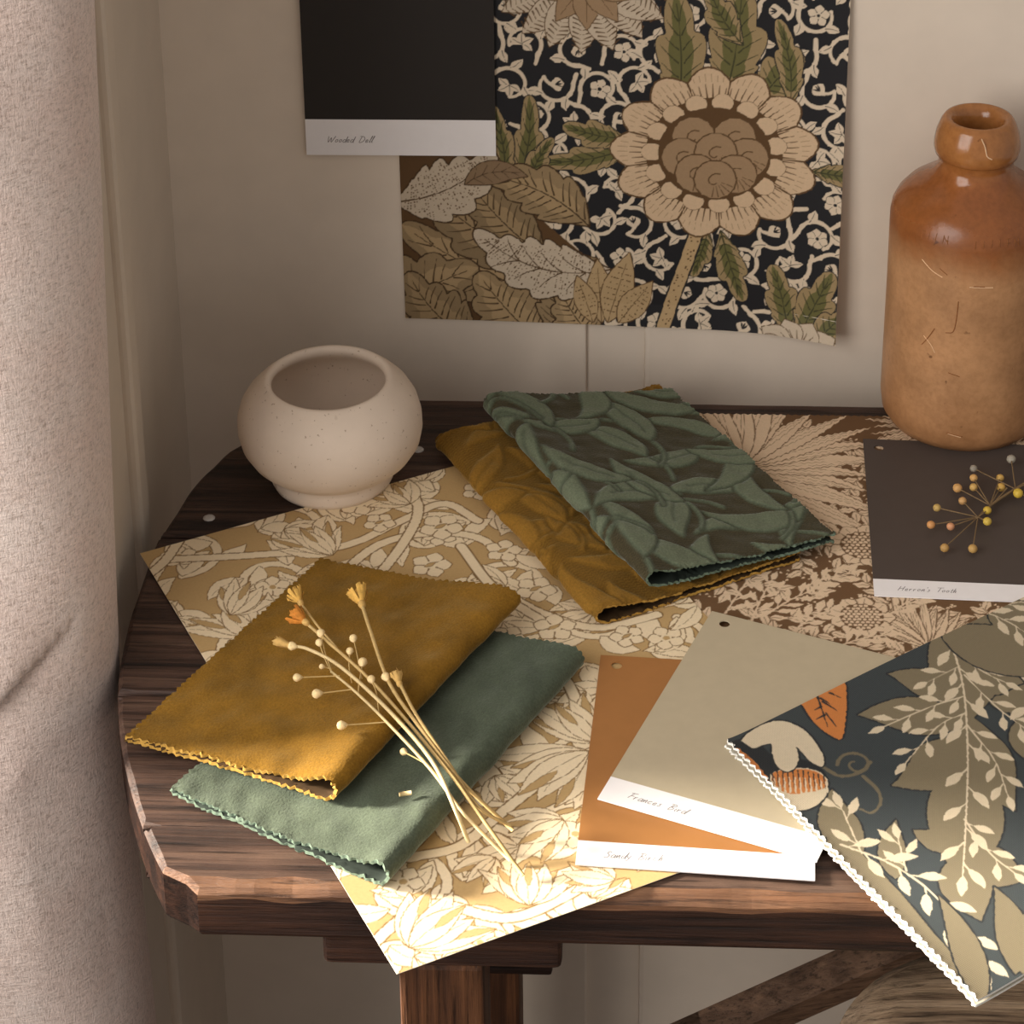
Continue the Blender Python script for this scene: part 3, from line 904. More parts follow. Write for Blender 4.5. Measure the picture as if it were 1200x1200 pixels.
# ------------------------------------------------------------------ paint cards
M_label = plain('card_white', (240, 236, 234), .55, .01, 200, spec=.3)
M_ink = plain('pencil_ink', (140, 132, 130), .7)
def paint_card(label, corner, ex, ey, wid, hgt, strip, color, text, hole, up, rough=.5, inkw=.00035, size=.0021, group=None):
    """corner: lower left; ex, ey unit vectors on the face; up: out of the face"""
    ex = Vector(ex); ey = Vector(ey); up = Vector(up); c0 = Vector(corner)
    th = .0006
    r = thing('paint_card', label, 'paint card', c0, group)
    def pt(x, y, z=0): return c0 + ex * x + ey * y + up * z
    def slab(name, x0, x1, y0, y1, mat, hole=None):
        loops = [[(x0, y0), (x1, y0), (x1, y1), (x0, y1)]]
        if hole:
            hx, hy, hr = hole
            loops.append([(hx + hr * math.cos(a), hy - hr * math.sin(a)) for a in np.linspace(0, 2 * math.pi, 20, endpoint=False)])
        tri = tessellate_polygon([[Vector((x, y, 0)) for x, y in l] for l in loops])
        flat = [p for l in loops for p in l]; n = len(flat)
        V = [pt(x, y, th) for x, y in flat] + [pt(x, y, 0) for x, y in flat]
        F = []
        for t in tri:
            a, b, c = [Vector((*flat[i], 0)) for i in t]
            t = tuple(t) if (b - a).cross(c - a).z > 0 else tuple(t)[::-1]
            F.append(t); F.append(tuple(i + n for i in t[::-1]))
        s = 0
        for l in loops:
            for i in range(len(l)):
                j = (i + 1) % len(l)
                F.append((s + j, s + i, s + i + n, s + j + n))
            s += len(l)
        return link(name, mesh_from(V, F), [mat], r)
    slab('colour_panel', 0, wid, strip, hgt, plain('paint', color, rough, .03, 120, spec=.35), hole)
    slab('white_strip', 0, wid, 0, strip, M_label)['label'] = 'white name strip'
    V, F = handwriting(text, lambda x, y: pt(.012 + x, strip * .36 + y, th + .00004), size, inkw)
    link('handwriting', mesh_from(V, F), [M_ink], r)
    return r
# on the wall
a = on_wall(359, 183, WALL_Y - .0045); b = on_wall(581, 182, WALL_Y - .0045)
Wc = b[0] - a[0]
paint_card('near-black paint card hanging on the wall over the corner of the dark wallpaper', (a[0], WALL_Y - .0022, a[2]), (1, 0, .004), (0.0, -.012, 1), Wc, .150,
           on_wall(357, 141, WALL_Y - .0045)[2] - a[2], (40, 36, 33), 'Wooded Dell', None, (0, -1, 0), .55, .0004, .0020)

def table_card(label, bl, br, tl, z, color, text, strip, hole, tilt=0, **k):
    A = at(*bl, z); B = at(*br, z); T_ = at(*tl, z)
    ex = B - A; wid = k.pop('wid', np.linalg.norm(ex)); ex /= np.linalg.norm(ex)
    ey = np.array([-ex[1], ex[0], 0]); hgt = (T_ - A) @ ey
    ey = ey + np.array([0, 0, tilt]); ey /= np.linalg.norm(ey)
    up = np.cross(ex, ey)
    return paint_card(label, A, ex, ey, wid, hgt, strip, color, text, hole(wid, hgt) if hole else None, up, **k)

# ------------------------------------------------------------------ leafy brown fabric lying at the back right
DB = lin((112, 84, 58)); BC = lin((222, 196, 164))
bx0, bx1 = .03, .300
by1 = at(940, 487)[1]; by0 = -.296
BW, BH = (bx1 - bx0) * 1000, (by1 - by0) * 1000
def bl_(px, py):
    q = at(px, py); return V2((q[0] - bx0) * 1000, (q[1] - by0) * 1000)
rnd.seed(4)
pr = Print(BW, BH, .42, DB)
for gy in range(12):
    for gx in range(12):
        c = V2(gx * 24 + rnd.uniform(-5, 5) + (gy % 2) * 12, gy * 23 + rnd.uniform(-5, 5))
        a0 = rnd.uniform(0, 6.28)
        d = V2(math.cos(a0), math.sin(a0))
        st_ = centre_line(c - d * 14, c + d * 13, rnd.uniform(-.3, .3), 12)
        pr.stroke(st_, 1.7, BC, .9)
        for k in range(7):
            i = 1 + k * 10 // 7; t = st_[min(i + 1, 11)] - st_[i - 1]; t /= np.linalg.norm(t)
            e = t * .75 + perp(t) * (1 if k % 2 else -1) * .7
            leaf(pr, st_[i], st_[i] + e * rnd.uniform(8, 11), 4.6, BC, .1, DB, .35, rib=DB, rw=.45)
        for k in range(16):
            q = c + V2(rnd.uniform(-13, 13), rnd.uniform(-13, 13))
            j, i = int(q[1] / pr.res), int(q[0] / pr.res)
            if 0 <= j < pr.H and 0 <= i < pr.W and pr.a[j, i, 0] < DB[0] * 1.3: pr.dot(q, .75, BC)
def burst(c, a0, a1, n, r0, r1, w):
    for k in range(n):
        a = a0 + (a1 - a0) * k / (n - 1)
        r = rnd.uniform(r0, r1)
        e = c + V2(math.cos(a), math.sin(a)) * r
        leaf(pr, c, e, w * rnd.uniform(.8, 1.15), BC, rnd.uniform(-.1, .1), DB, .6, rib=DB, rw=.65, fat=.7)
        leaf(pr, c + (e - c) * .2, c + (e - c) * .9, w * .35, BC, .04, DB, .3, rib=DB, rw=.3)
burst(bl_(862, 548), -1.1, 2.5, 19, 70, 104, 15)
burst(bl_(1130, 500), 2.6, 3.9, 10, 50, 62, 7)
burst(bl_(1085, 760), .6, 2.6, 12, 34, 48, 7)
def daisy(c, r):
    for k in range(9):
        a = k * 2 * math.pi / 9
        d = V2(math.cos(a), math.sin(a))
        leaf(pr, c + d * r * .35, c + d * r, r * .55, BC, 0, DB, .6, rib=DB, rw=.4, fat=1.3)
    pr.dot(c, r * .66, DB)
    for q in range(-5, 6):
        for s_ in range(-5, 6):
            e = V2(q + .5 * (s_ % 2), s_ * .87) * r * .155
            if np.linalg.norm(e) < r * .6: pr.dot(c + e, r * .062, BC)
for p_, r_ in (((1012, 640), 19), ((1010, 724), 17), ((880, 765), 15), ((775, 690), 15), ((960, 560), 0), ((1100, 560), 16)):
    if r_: daisy(bl_(*p_), r_)
for (a, b) in (((850, 720), (890, 665)), ((880, 730), (905, 680)), ((900, 720), (960, 690)), ((930, 740), (975, 715)), ((940, 690), (1000, 672)), ((980, 760), (1040, 745)), ((1045, 720), (1080, 700))):
    sprig(pr, [bl_(*a), (bl_(*a) + bl_(*b)) / 2 + V2(0, 2), bl_(*b)], BC, 8.5, 8, 1.2)
cell = .52
nx = int(BW / cell); ny = int(BH / cell)
XX, YY = np.meshgrid(np.linspace(0, 1, nx), np.linspace(0, 1, ny))
ii = np.clip((XX * BW / pr.res).round().astype(int), 0, pr.W - 1); jj = np.clip((YY * BH / pr.res).round().astype(int), 0, pr.H - 1)
cols = pr.a[jj, ii]
zig = lambda d: .0014 * np.abs(((d / .0042) % 1.0) * 2 - 1)
yt = by1 - zig(XX * BW / 1000)
P = np.stack([bx0 + XX * BW / 1000, by0 + YY * (yt - by0), TOP + .0008 + 0 * XX], -1)
o = link('fabric_sample', sheet(P, .0006, cols, False), [dyed('brown_leaf_print', .85, .12, .0003), plain('brown_fabric_rim', (206, 184, 154)), plain('brown_fabric_back', (170, 146, 116))])
tag(o, 'flat brown fabric sample with pale leaves and fronds, under the bottle and charcoal card', 'fabric swatch')

# ------------------------------------------------------------------ ochre and cream patterned paper, lying askew and over the front edge
PG = lin((190, 158, 108)); PC = lin((236, 216, 180)); PL = lin((128, 98, 60))
A_ = at(164, 648, .0014)[:2]; B_ = at(465, 1141, .0014)[:2]
e2 = (A_ - B_); PHh = np.linalg.norm(e2) * 1000; e2 /= np.linalg.norm(e2); e1 = V2(e2[1], -e2[0]); PW = 239.0
def pl_(px, py):
    q = at(px, py, .0014)[:2] - B_; return V2(q @ e1, q @ e2) * 1000
rnd.seed(23)
pr = Print(PW, PHh, .42, PG)
def band(pts, w=6.0):
    c = smooth_path([pl_(*p) for p in pts], 10)
    pr.stroke(c, w + 1.5, PL); pr.stroke(c, w, PC)
def bloom(p, r, rot=0): 
    c = pl_(*p) if p[0] > 150 else np.asarray(p)
    blossom(pr, c, r, PC, PL, 5, rot, eye=None, ow=.55)
    leaf(pr, c - V2(r * .3, 0), c + V2(r * .3, r * .1), r * .22, PG, 0, PL, .4)
def tuft(c, d, L, n=6, spread=1.5, w=8):
    d = np.asarray(d) / np.linalg.norm(d); a0 = math.atan2(d[1], d[0])
    order = sorted(range(n), key=lambda k: -abs(k - (n - 1) / 2))
    for k in order:
        a = a0 + spread * (k / (n - 1) - .5)
        e = c + V2(math.cos(a), math.sin(a)) * L * rnd.uniform(.75, 1.1)
        leaf(pr, c, e, w * rnd.uniform(.8, 1.2), PC, rnd.uniform(-.15, .15), PL, .5, rib=PL, rw=.4)
        if k % 2: leaf(pr, c + (e - c) * .45, e, w * .35, PG, .05, PL, .3)
for gy in range(8):
    for gx in range(6):
        c = V2(gx * 47 + rnd.uniform(-7, 7) + (gy % 2) * 23, gy * 46 + rnd.uniform(-7, 7))
        a0 = rnd.uniform(0, 6.28); tn = rnd.choice((-1, 1)) * .9
        sp = spiral(c, 22, a0, tn)
        pr.stroke(sp, 5.6, PL); pr.stroke(sp, 4.4, PC)
        for k in range(6):
            i = int(len(sp) * (k + .2) / 6.2); t = sp[min(i + 1, 25)] - sp[i]; t /= np.linalg.norm(t) + 1e-9
            s_ = (-1 if tn > 0 else 1) * (1 if k % 2 else -1)
            dd = t * .8 + perp(t) * s_ * .75
            leaf(pr, sp[i], sp[i] + dd * rnd.uniform(17, 26), rnd.uniform(8.5, 13), PC, .22 * s_, PL, .5, rib=PL if rnd.random() < .6 else None, rw=.4)
        if (gx + gy) % 2:
            blossom(pr, sp[-1], 9.5, PC, PL, 5, rnd.uniform(0, 6), ow=.5); pr.dot(sp[-1], 1.8, PG)
        else: tuft(sp[-1], V2(math.cos(a0), math.sin(a0)), 21, 5, 1.7, 7)
for b_ in ([(200, 655), (300, 650), (400, 640), (470, 610), (520, 590), (560, 610)], [(150, 690), (190, 660), (212, 630)], [(600, 660), (560, 630), (500, 625), (440, 640), (380, 690)],
           [(480, 570), (490, 600), (470, 640), (430, 690)], [(600, 700), (640, 720), (700, 735), (770, 720)], [(480, 1005), (540, 990), (590, 950), (640, 915), (700, 905)],
           [(640, 760), (665, 800), (690, 850)], [(540, 640), (580, 690), (640, 730)], [(420, 1120), (500, 1060), (600, 1075), (700, 1030)]): band(b_, 5.2)
for p_, r_ in (((517, 617), 12), ((505, 662), 11), ((590, 645), 10), ((628, 690), 11), ((650, 735), 11), ((420, 590), 11), ((735, 745), 9), ((560, 575), 9), ((445, 612), 9)): bloom(p_, r_, rnd.uniform(0, 6))
tuft(pl_(300, 745), pl_(225, 680) - pl_(300, 745), 40, 7, 1.5, 11)
tuft(pl_(270, 720), pl_(330, 650) - pl_(270, 720), 30, 6, 1.4, 10)
tuft(pl_(390, 650), pl_(330, 600) - pl_(390, 650), 34, 7, 1.5, 9)
tuft(pl_(480, 590), pl_(440, 570) - pl_(480, 590), 24, 5, 1.6, 8)
tuft(pl_(690, 880), pl_(560, 960) - pl_(690, 880), 50, 7, 1.3, 13)
tuft(pl_(700, 870), pl_(640, 800) - pl_(700, 870), 46, 6, 1.1, 11)
tuft(pl_(620, 1060), pl_(620, 1000) - pl_(620, 1060), 30, 7, 1.6, 9)
tuft(pl_(660, 960), pl_(560, 1000) - pl_(660, 960), 34, 6, 1.4, 11)
tuft(pl_(480, 1110), pl_(560, 1050) - pl_(480, 1110), 36, 7, 1.6, 11)
tuft(pl_(720, 1030), pl_(650, 1020) - pl_(720, 1030), 24, 5, 1.2, 8)
cell = .50
nx = int(PW / cell); ny = int(PHh / cell)
XX, YY = np.meshgrid(np.linspace(0, 1, nx), np.linspace(0, 1, ny))
ii = np.clip((XX * PW / pr.res).round().astype(int), 0, pr.W - 1); jj = np.clip((YY * PHh / pr.res).round().astype(int), 0, pr.H - 1)
cols = pr.a[jj, ii]
xy = B_ + (XX * PW / 1000)[..., None] * e1 + (YY * PHh / 1000)[..., None] * e2
zz = TOP + .0012 + .0002 * ripple(xy[..., 0], xy[..., 1], 3, .12, 1)
P = np.concatenate([xy, zz[..., None]], -1)
o = link('patterned_paper', sheet(P, .00025, cols, False), [dyed('ochre_leaf_print', .7, .2), plain('paper_rim', (240, 230, 208)), plain('paper_back', (240, 232, 214))])
tag(o, 'ochre and cream leaf-patterned paper lying askew, one corner poking over the front table edge', 'patterned paper')

# cards on the table
BRZ = .0017
table_card('tan-brown paint card under the sage green card', (674, 1014), (955, 1033), (711, 769), BRZ, (164, 112, 62), 'Sandy Birch', .0155,
           lambda w_, h_: (.0085, h_ - .0075, .0027), size=.0021)
table_card('sage green paint card lying over the tan-brown card', (700, 937), (957, 1011), (830, 716), .0030, (186, 172, 144), 'Frances Bird', .0165,
           lambda w_, h_: (.0095, h_ - .0075, .0027), size=.0021)
table_card('charcoal paint card with dried berries on it, beside the bottle', (1024.5, 699), (1176.6, 705.5), (1006, 515), .0012, (76, 67, 62), "Herron's Tooth", .0145,
           lambda w_, h_: (.0085, h_ - .0085, .0027), wid=.105, size=.0019)

# ------------------------------------------------------------------ folded velvet swatches
def folded(name, label, ff, of, fb, ob, zb, h_fold, h_open, mats, tc=.0013, step=.0011, period=.0036, amp=.0011, emboss=None, seed=1, lift=0.0, group=None, open_shift=.0, roll=1.9):
    """ff, of, fb, ob: ground-plan corners (fold front, open front, fold back, open back); zb(s,v): height of the underside"""
    ff, of, fb, ob = [np.asarray(p, float)[:2] for p in (ff, of, fb, ob)]
    W = np.linalg.norm(of - ff); L = np.linalg.norm(fb - ff)
    r = h_fold / 2; rx = r * roll
    # the path across the cloth: under layer from the open side to the fold, round it, and back on top
    nb = int(W / step / 1.4); nf = 21; nt_ = int(W / step)
    s_ = []; zz = []; arc = []
    prof = []
    hs = lambda s, v: h_open + (h_fold - h_open) * (1 - np.clip(s, 0, 1)) ** (1.6 + 3.4 * np.exp(-v * L / .018))
    for s in np.linspace(1, rx / W, nb): prof.append((s, 0.0, 0))
    for a in np.linspace(0, math.pi, nf + 2)[1:-1]: prof.append((rx / W - math.sin(a) * rx / W, (1 - math.cos(a)) / 2, 1))
    for s in np.linspace(rx / W, 1, nt_): prof.append((s, 1.0, 2))
    prof = np.array(prof)
    S = prof[:, 0]; K = prof[:, 1]
    nv = int(L / step)
    v = np.linspace(0, 1, nv)
    SS, VV = np.meshgrid(S, v); KK = np.broadcast_to(K, SS.shape)
    arcl = np.concatenate([[0], np.cumsum(np.hypot(np.diff(S) * W, np.diff(K) * h_fold))])
    tri = lambda d, p: np.abs(((d / p) % 1.0) * 2 - 1)
    rr = np.random.RandomState(seed)
    e0 = amp * tri(arcl + .0007 * np.sin(arcl * 300), period) / L + .0006 / L * ripple(arcl, arcl * 0, seed + 5, .03)
    e1_ = amp * tri(arcl, period) / L
    # the top layer is pulled back a little from the under layer
    e0 = e0 + np.where(K > .9, .0012, 0) / L
    V = e0[None, :] + VV * (1 - e0 - e1_)[None, :]
    zs_ = amp * tri(v * L, period) / W
    lay = np.where((KK > .5), 1.0, 0.0)
    Sx = np.where(SS > rx / W, rx / W + (SS - rx / W) * (1 - (zs_[:, None] + lay * open_shift) / (1 - rx / W)), SS)
    xy = (1 - Sx)[..., None] * ((1 - V)[..., None] * ff + V[..., None] * fb) + Sx[..., None] * ((1 - V)[..., None] * of + V[..., None] * ob)
    wav = ripple(xy[..., 0], xy[..., 1], seed, .075, 2)
    z = zb(Sx, V) + KK * hs(Sx, V) * (1 + .10 * wav) + lift * KK * np.exp(-V / .12) * (1 - Sx) 
    z = z + KK * .0005 * ripple(xy[..., 0], xy[..., 1], seed + 3, .022, 2)
    P = np.concatenate([xy, (TOP + z)[..., None]], -1)
    # bulge of the round fold is uneven
    fl = (np.sin(np.clip(KK, 0, 1) * math.pi) * .0007 * ripple(V * L, V * 0, seed + 9, .03, 3))
    ev = (ff - of) / W
    P[..., 0] += fl * ev[0]; P[..., 1] += fl * ev[1]
    up = np.cross(of - ff, fb - ff) > 0
    if not up: P = P[::-1]
    cols = None
    if emboss is not None:
        h, cols = emboss(np.broadcast_to(arcl, SS.shape) * 1000, V * L * 1000)
        if not up: h = h[::-1]; cols = cols[::-1]
        N = grid_normals(P)
        edge = np.clip(np.minimum(np.arange(P.shape[0]), np.arange(P.shape[0])[::-1]) / 3.0, 0, 1)[:, None]
        P = P + N * (h * (.4 + .6 * edge))[..., None]
    jit = rr.normal(0, .00022, P.shape[:2]); e = np.zeros(P.shape[:2]); e[:2] = 1; e[-2:] = 1; e[:, :2] = 1; e[:, -2:] = 1
    P[..., 2] += jit * e
    o = link(name, sheet(P, tc, cols, True), mats)
    return tag(o, label, 'fabric swatch', group)

GREEN = (70, 84, 70); GOLD = (142, 100, 24)
M_gold = velvet('gold_velvet', (128, 92, 30), sheen=.5, tint=(1, .82, .42))
M_gold_rim = plain('gold_cut_edge', (176, 136, 62), .9, .25, 1500)
M_gold_in = plain('gold_backing', (66, 46, 20), .95, .1, 600)
M_green = velvet('green_velvet', (80, 88, 72), sheen=.55, tint=(.80, .9, .80))
M_green_rim = plain('green_cut_edge', (100, 116, 98), .9, .25, 1500)
M_green_in = plain('green_backing', (44, 52, 44), .95, .1, 600)

folded('velvet_swatch', 'plain sage-green velvet swatch, folded, lying under the plain gold one',
       at(455, 1032, .008), at(195, 930, .002), at(686, 774, .008), at(452, 705, .006),
       lambda s, v: .0017 + 0 * s, .0150, .0030, [M_green, M_green_rim, M_green_in], seed=3, step=.0013, period=.0042, amp=.0016, tc=.0016, roll=1.25)
folded('velvet_swatch', 'plain old-gold velvet swatch, folded, with dried flower stems lying across it',
       at(395, 944, .012), at(143, 868, .003), at(611, 712, .013), at(375, 645, .012),
       lambda s, v: .0022 + .0095 * (1 - s) ** 1.2 + .003 * v * s + .0022 * np.sin(math.pi * np.clip(s, 0, 1)) * (1 - v), .0140, .0028, [M_gold, M_gold_rim, M_gold_in], seed=8, step=.0012, period=.0040, amp=.0018, tc=.0017, roll=1.4)

def leaf_relief(seed, w, h, leaves, ground, pile, rib, depth, size, stripe):
    rnd.seed(seed)
    pr = Print(w, h, .6, (0, 0, 0))
    for gy in range(int(h / (size * .5)) + 2):
        for gx in range(int(w / (size * .95)) + 2):
            c = V2((gx + .5 * (gy % 2)) * size * .95 + rnd.uniform(-5, 5), gy * size * .5 + rnd.uniform(-4, 4))
            a = leaves + rnd.uniform(-.9, .9) + (1.5 if (gx + gy) % 3 == 0 else 0)
            d = V2(math.cos(a), math.sin(a)) * size * rnd.uniform(1.0, 1.4)
            wd = size * rnd.uniform(.32, .44)
            bd = rnd.choice((-1, 1)) * rnd.uniform(.15, .5)
            pr.stroke(centre_line(c - d * .45, c - d * .95 + perp(d) * .25, .3, 8), 4.2, (0, .1, 0), 4.0)
            pr.stroke(centre_line(c - d * .45, c - d * .95 + perp(d) * .25, .3, 8), 2.6, (.9, 0, 0), 2.2)
            s, cc = leaf_shape(c - d / 2, c + d / 2, wd, bd, .8)
            pr.stroke(np.concatenate([s, s[:1]]), 2.4, (0, .1, 0))
            pr.fill(s, (1, 0, 0))
            if rnd.random() < .4: pr.stroke(cc[2:-4], 1.2, (.5, .3, 0))
    A = pr.a
    H = A[..., 0].copy()
    for _ in range(2):
        H = (H + np.roll(H, 1, 0) + np.roll(H, -1, 0) + np.roll(H, 1, 1) + np.roll(H, -1, 1)) / 5
    def f(u, v):
        i = np.clip((u / pr.res), 0, pr.W - 1.01); j = np.clip((v / pr.res), 0, pr.H - 1.01)
        i0 = i.astype(int); j0 = j.astype(int); fi = i - i0; fj = j - j0
        g = (H[j0, i0] * (1 - fi) * (1 - fj) + H[j0, i0 + 1] * fi * (1 - fj) + H[j0 + 1, i0] * (1 - fi) * fj + H[j0 + 1, i0 + 1] * fi * fj)
        q = A[j0, i0, 1]
        st = .5 + .5 * np.sin(v * stripe + u * stripe * .25)
        gr = ground * (.75 + .5 * st)[..., None]
        c = gr * (1 - g)[..., None] + pile * g[..., None]
        edge = np.clip(g * (1 - g) * 4, 0, 1)[..., None]
        c = c * (1 - .4 * edge) + rib * .4 * edge
        hh = depth * g + .00018 * (st - .5) * (1 - g) + .00018 * ripple(u, v, seed, 11, 2) * g
        return hh, c
    return f
Gm = lin((142, 104, 42)); Ge = lin((106, 114, 92))
M_must = velvet('mustard_cut_velvet', (150, 106, 30), attr=True, sheen=.45, tint=(1, .78, .34))
M_gcut = velvet('green_cut_velvet', (80, 100, 82), attr=True, sheen=.4, tint=(.84, .9, .8))
folded('cut_velvet_swatch', 'mustard cut-velvet swatch with raised leaves, folded, lying under the green leafy one',
       at(699, 728, .006), at(940, 655, .002), at(508, 519, .006), at(772, 452, .004),
       lambda s, v: .0018 + 0 * s, .0110, .0034, [M_must, M_gold_rim, M_gold_in], seed=14, step=.0010, period=.0030, amp=.0007,
       emboss=leaf_relief(31, 260, 200, 1.2, Gm * .68, Gm, Gm * .65, .0013, 42, 3.2))
folded('cut_velvet_swatch', 'green cut-velvet swatch with large raised leaves, folded, on top of the mustard one',
       at(757, 688, .016), at(980, 634, .008), at(566, 478, .016), at(786, 452, .014),
       lambda s, v: .0130 - .0054 * s, .0135, .0040, [M_gcut, M_green_rim, M_green_in], seed=17, step=.0008, period=.0030, amp=.0007,
       emboss=leaf_relief(44, 260, 200, 2.2, lin((70, 64, 46)), Ge, lin((70, 86, 72)), .0015, 44, 3.4))

# ------------------------------------------------------------------ dark leafy linen, folded double, at the right
NV = lin((52, 59, 60)); NT = lin((124, 112, 86)); NC = lin((212, 196, 166)); NB = lin((28, 31, 32)); NO = lin((198, 122, 58))
NZ = .0062
K_ = at(850, 868, NZ)[:2]; Lf = at(1145, 1172, NZ)[:2]; Rt = at(1200, 699, NZ)[:2]
n2 = (Rt - K_) / np.linalg.norm(Rt - K_); n1 = (Lf - K_); n1 = n1 - 0 * n2; NH = np.linalg.norm(n1) * 1000; n1 /= np.linalg.norm(n1)
NW = 205.0
NOFF = V2(0, 0)
inv = np.linalg.inv(np.stack([n2, n1], 1))
def nl(px, py):
    return inv @ (at(px, py, NZ)[:2] - K_) * 1000 + NOFF
rnd.seed(9)
pr = Print(NW, NH, .40, NV)
def frond(parts, ow=.9):
    S = [leaf_shape(nl(*a), nl(*b), w_, bd, ft) for a, b, w_, bd, ft in parts]
    for s, c in S: pr.stroke(np.concatenate([s, s[:1]]), ow * 2, NB)
    for s, c in S: pr.fill(s, NT)
def spr(pts, size, n, w=.75): sprig(pr, [nl(*p) for p in pts], NC, size * 1.25, max(3, int(n * .9)), w * 1.15)
def big_frond():
    frond([((1150, 690), (1120, 860), 42, .0, .9), ((1120, 820), (1040, 790), 20, .2, .8), ((1130, 850), (1005, 838), 26, .15, .8), ((1130, 860), (1045, 920), 30, -.25, .8), ((1120, 870), (1125, 1035), 36, -.08, 1.1),
           ((1125, 990), (1070, 972), 14, -.15, .8), ((1125, 1000), (1205, 1030), 26, .1, .8), ((1140, 800), (1200, 800), 22, -.2, .8), ((1140, 840), (1190, 950), 30, .15, .9), ((1150, 730), (1165, 755), 20, .2, .8), ((1110, 730), (1060, 750), 0.1, 0, 1),
           ((1125, 1000), (1150, 1080), 24, .1, .9)])
    spr([(1108, 735), (1128, 800), (1134, 880), (1132, 960), (1128, 1030)], 10, 15, 1.0)
    spr([(1132, 835), (1100, 850), (1060, 895)], 8, 7); spr([(1130, 815), (1085, 830), (1035, 852)], 8, 7); spr([(1125, 780), (1085, 800)], 8, 4)
    spr([(1134, 850), (1165, 890), (1182, 935)], 8, 7); spr([(1130, 790), (1170, 830), (1210, 860)], 8, 7); spr([(1130, 960), (1160, 1000), (1190, 1025)], 8, 6); spr([(1120, 760), (1150, 785), (1180, 800)], 8, 5)
for NOFF in (V2(88, -52), V2(82, 62), V2(0, 0)): big_frond()
frond([((1100, 735), (1290, 770), 36, .2, .8), ((1160, 700), (1260, 760), 30, .1, .8)])
spr([(1150, 715), (1185, 730), (1230, 760)], 9, 7); spr([(1160, 712), (1200, 705), (1240, 715)], 8, 6)
frond([((970, 980), (1170, 1175), 22, .10, .6), ((1010, 1010), (975, 925), 20, -.15, .9), ((1050, 1030), (1050, 960), 13, -.1, .8)])
spr([(985, 990), (1040, 1010), (1090, 1045), (1130, 1095), (1150, 1135)], 10, 13, 1.0); spr([(1010, 1000), (992, 960), (985, 945)], 9, 4); spr([(1062, 1020), (1052, 980)], 8, 3)
frond([((1150, 1180), (1100, 1050), 14, .1, .8), ((1190, 1140), (1165, 1040), 16, .15, .8), ((1210, 1150), (1215, 1060), 24, 0, .9)])
# curling tendril
def tend(c, r, a0, tn): pr.stroke(spiral(nl(*c), r, a0, tn), 1.9, NT * .75, 1.3)
tend((1003, 896), 9.0, -2.6, 1.2)
pr.stroke(smooth_path([nl(*p) for p in ((965, 900), (985, 910), (1008, 905), (1020, 893))]), 1.9, NT * .75)
pr.stroke(smooth_path([nl(*p) for p in ((1012, 910), (1028, 925), (1032, 940), (1022, 952), (1008, 948))]), 1.9, NT * .75, 1.2)
# pale flower with orange throat at the left corner, and an orange bud
frond([])
def blob(pts, col, o_=1.0):
    q = [nl(*p) for p in pts]; q = smooth_path(q + [q[0]], 5)
    if o_: pr.stroke(q, o_ * 2, NB)
    pr.fill(q, col)
blob([(846, 876), (868, 866), (890, 872), (912, 892), (938, 890), (966, 905), (964, 922), (930, 935), (895, 915), (870, 895)], NB, 0)
blob([(862, 878), (878, 888), (890, 902), (900, 920), (892, 926), (876, 910), (858, 892)], NO)
blob([(902, 924), (904, 908), (925, 902), (950, 902), (968, 912), (969, 930), (958, 944), (940, 952), (922, 954), (910, 942)], NC)
blob([(904, 922), (906, 908), (925, 903), (950, 903), (966, 912), (967, 924), (945, 930), (922, 932)], NO, 0)
for k in range(11):
    u = k / 10.0
    p0 = nl(905 + 60 * u, 906 - 4 * math.sin(u * 3.1) + 4 * u); p1 = nl(906 + 62 * u, 932 - 2 * u)
    pr.stroke([p0, p0 + (p1 - p0) * .75], .75, NB, .3)
    pr.stroke([p0 + (p1 - p0) * .35 + V2(.9, 0), p1 + V2(.9, 0)], .5, NC, 1.0)
for k in range(6):
    p0 = nl(868 + k * 6.5, 878 + k * 5.2); pr.stroke([p0, p0 + V2(-.6, 6.5)], .9, NB, .3)
blob([(868, 868), (880, 856), (900, 846), (920, 845), (940, 854), (956, 871), (965, 888), (963, 899), (950, 893), (940, 882), (933, 876), (936, 890), (930, 902), (920, 905), (910, 897), (905, 884), (904, 872), (894, 873), (882, 877)], NC)
blob([(938, 823), (962, 812), (988, 799), (992, 818), (991, 842), (986, 866), (970, 860), (953, 845)], NO)
for a, b in (((958, 816), (970, 852)), ((962, 828), (954, 832)), ((966, 838), (956, 843)), ((964, 822), (982, 834)), ((968, 836), (980, 852)), ((972, 812), (986, 818)), ((961, 818), (974, 826))): pr.stroke([nl(*a), nl(*b)], 1.3, NB, .4)
cell = .46
nx = int(NW / cell); ny = int(NH / cell)
XX, YY = np.meshgrid(np.linspace(0, 1, nx), np.linspace(0, 1, ny))
ii = np.clip((XX * NW / pr.res).round().astype(int), 0, pr.W - 1); jj = np.clip((YY * NH / pr.res).round().astype(int), 0, pr.H - 1)
cols = pr.a[jj, ii]
tri_ = lambda d, p: np.abs(((d / p) % 1.0) * 2 - 1)
def linen_layer(z0, amp_, seed, dx):
    X = XX * NW; Y = YY * NH
    x_ = X + np.clip(1 - X / 4.0, 0, 1) * amp_ * tri_(Y, 4.6) + dx * np.clip(1 - X / 6.0, 0, 1)
    xy = K_ + (x_ / 1000)[..., None] * n2 + (Y / 1000)[..., None] * n1
    over = np.clip(-(xy[..., 1] - YF), 0, 1)
    z = z0 + .0010 * ripple(xy[..., 0], xy[..., 1], 5, .11, 1) - .10 * over ** 1.5 * 0.6 + .0010 * np.exp(-XX / .03) 
    return np.concatenate([xy, (TOP + z)[..., None]], -1)
M_nv = dyed('dark_leaf_print', .85, .12, .0003, .15)
M_nv_rim = plain('white_cut_edge', (244, 240, 230), .9, .1, 900)
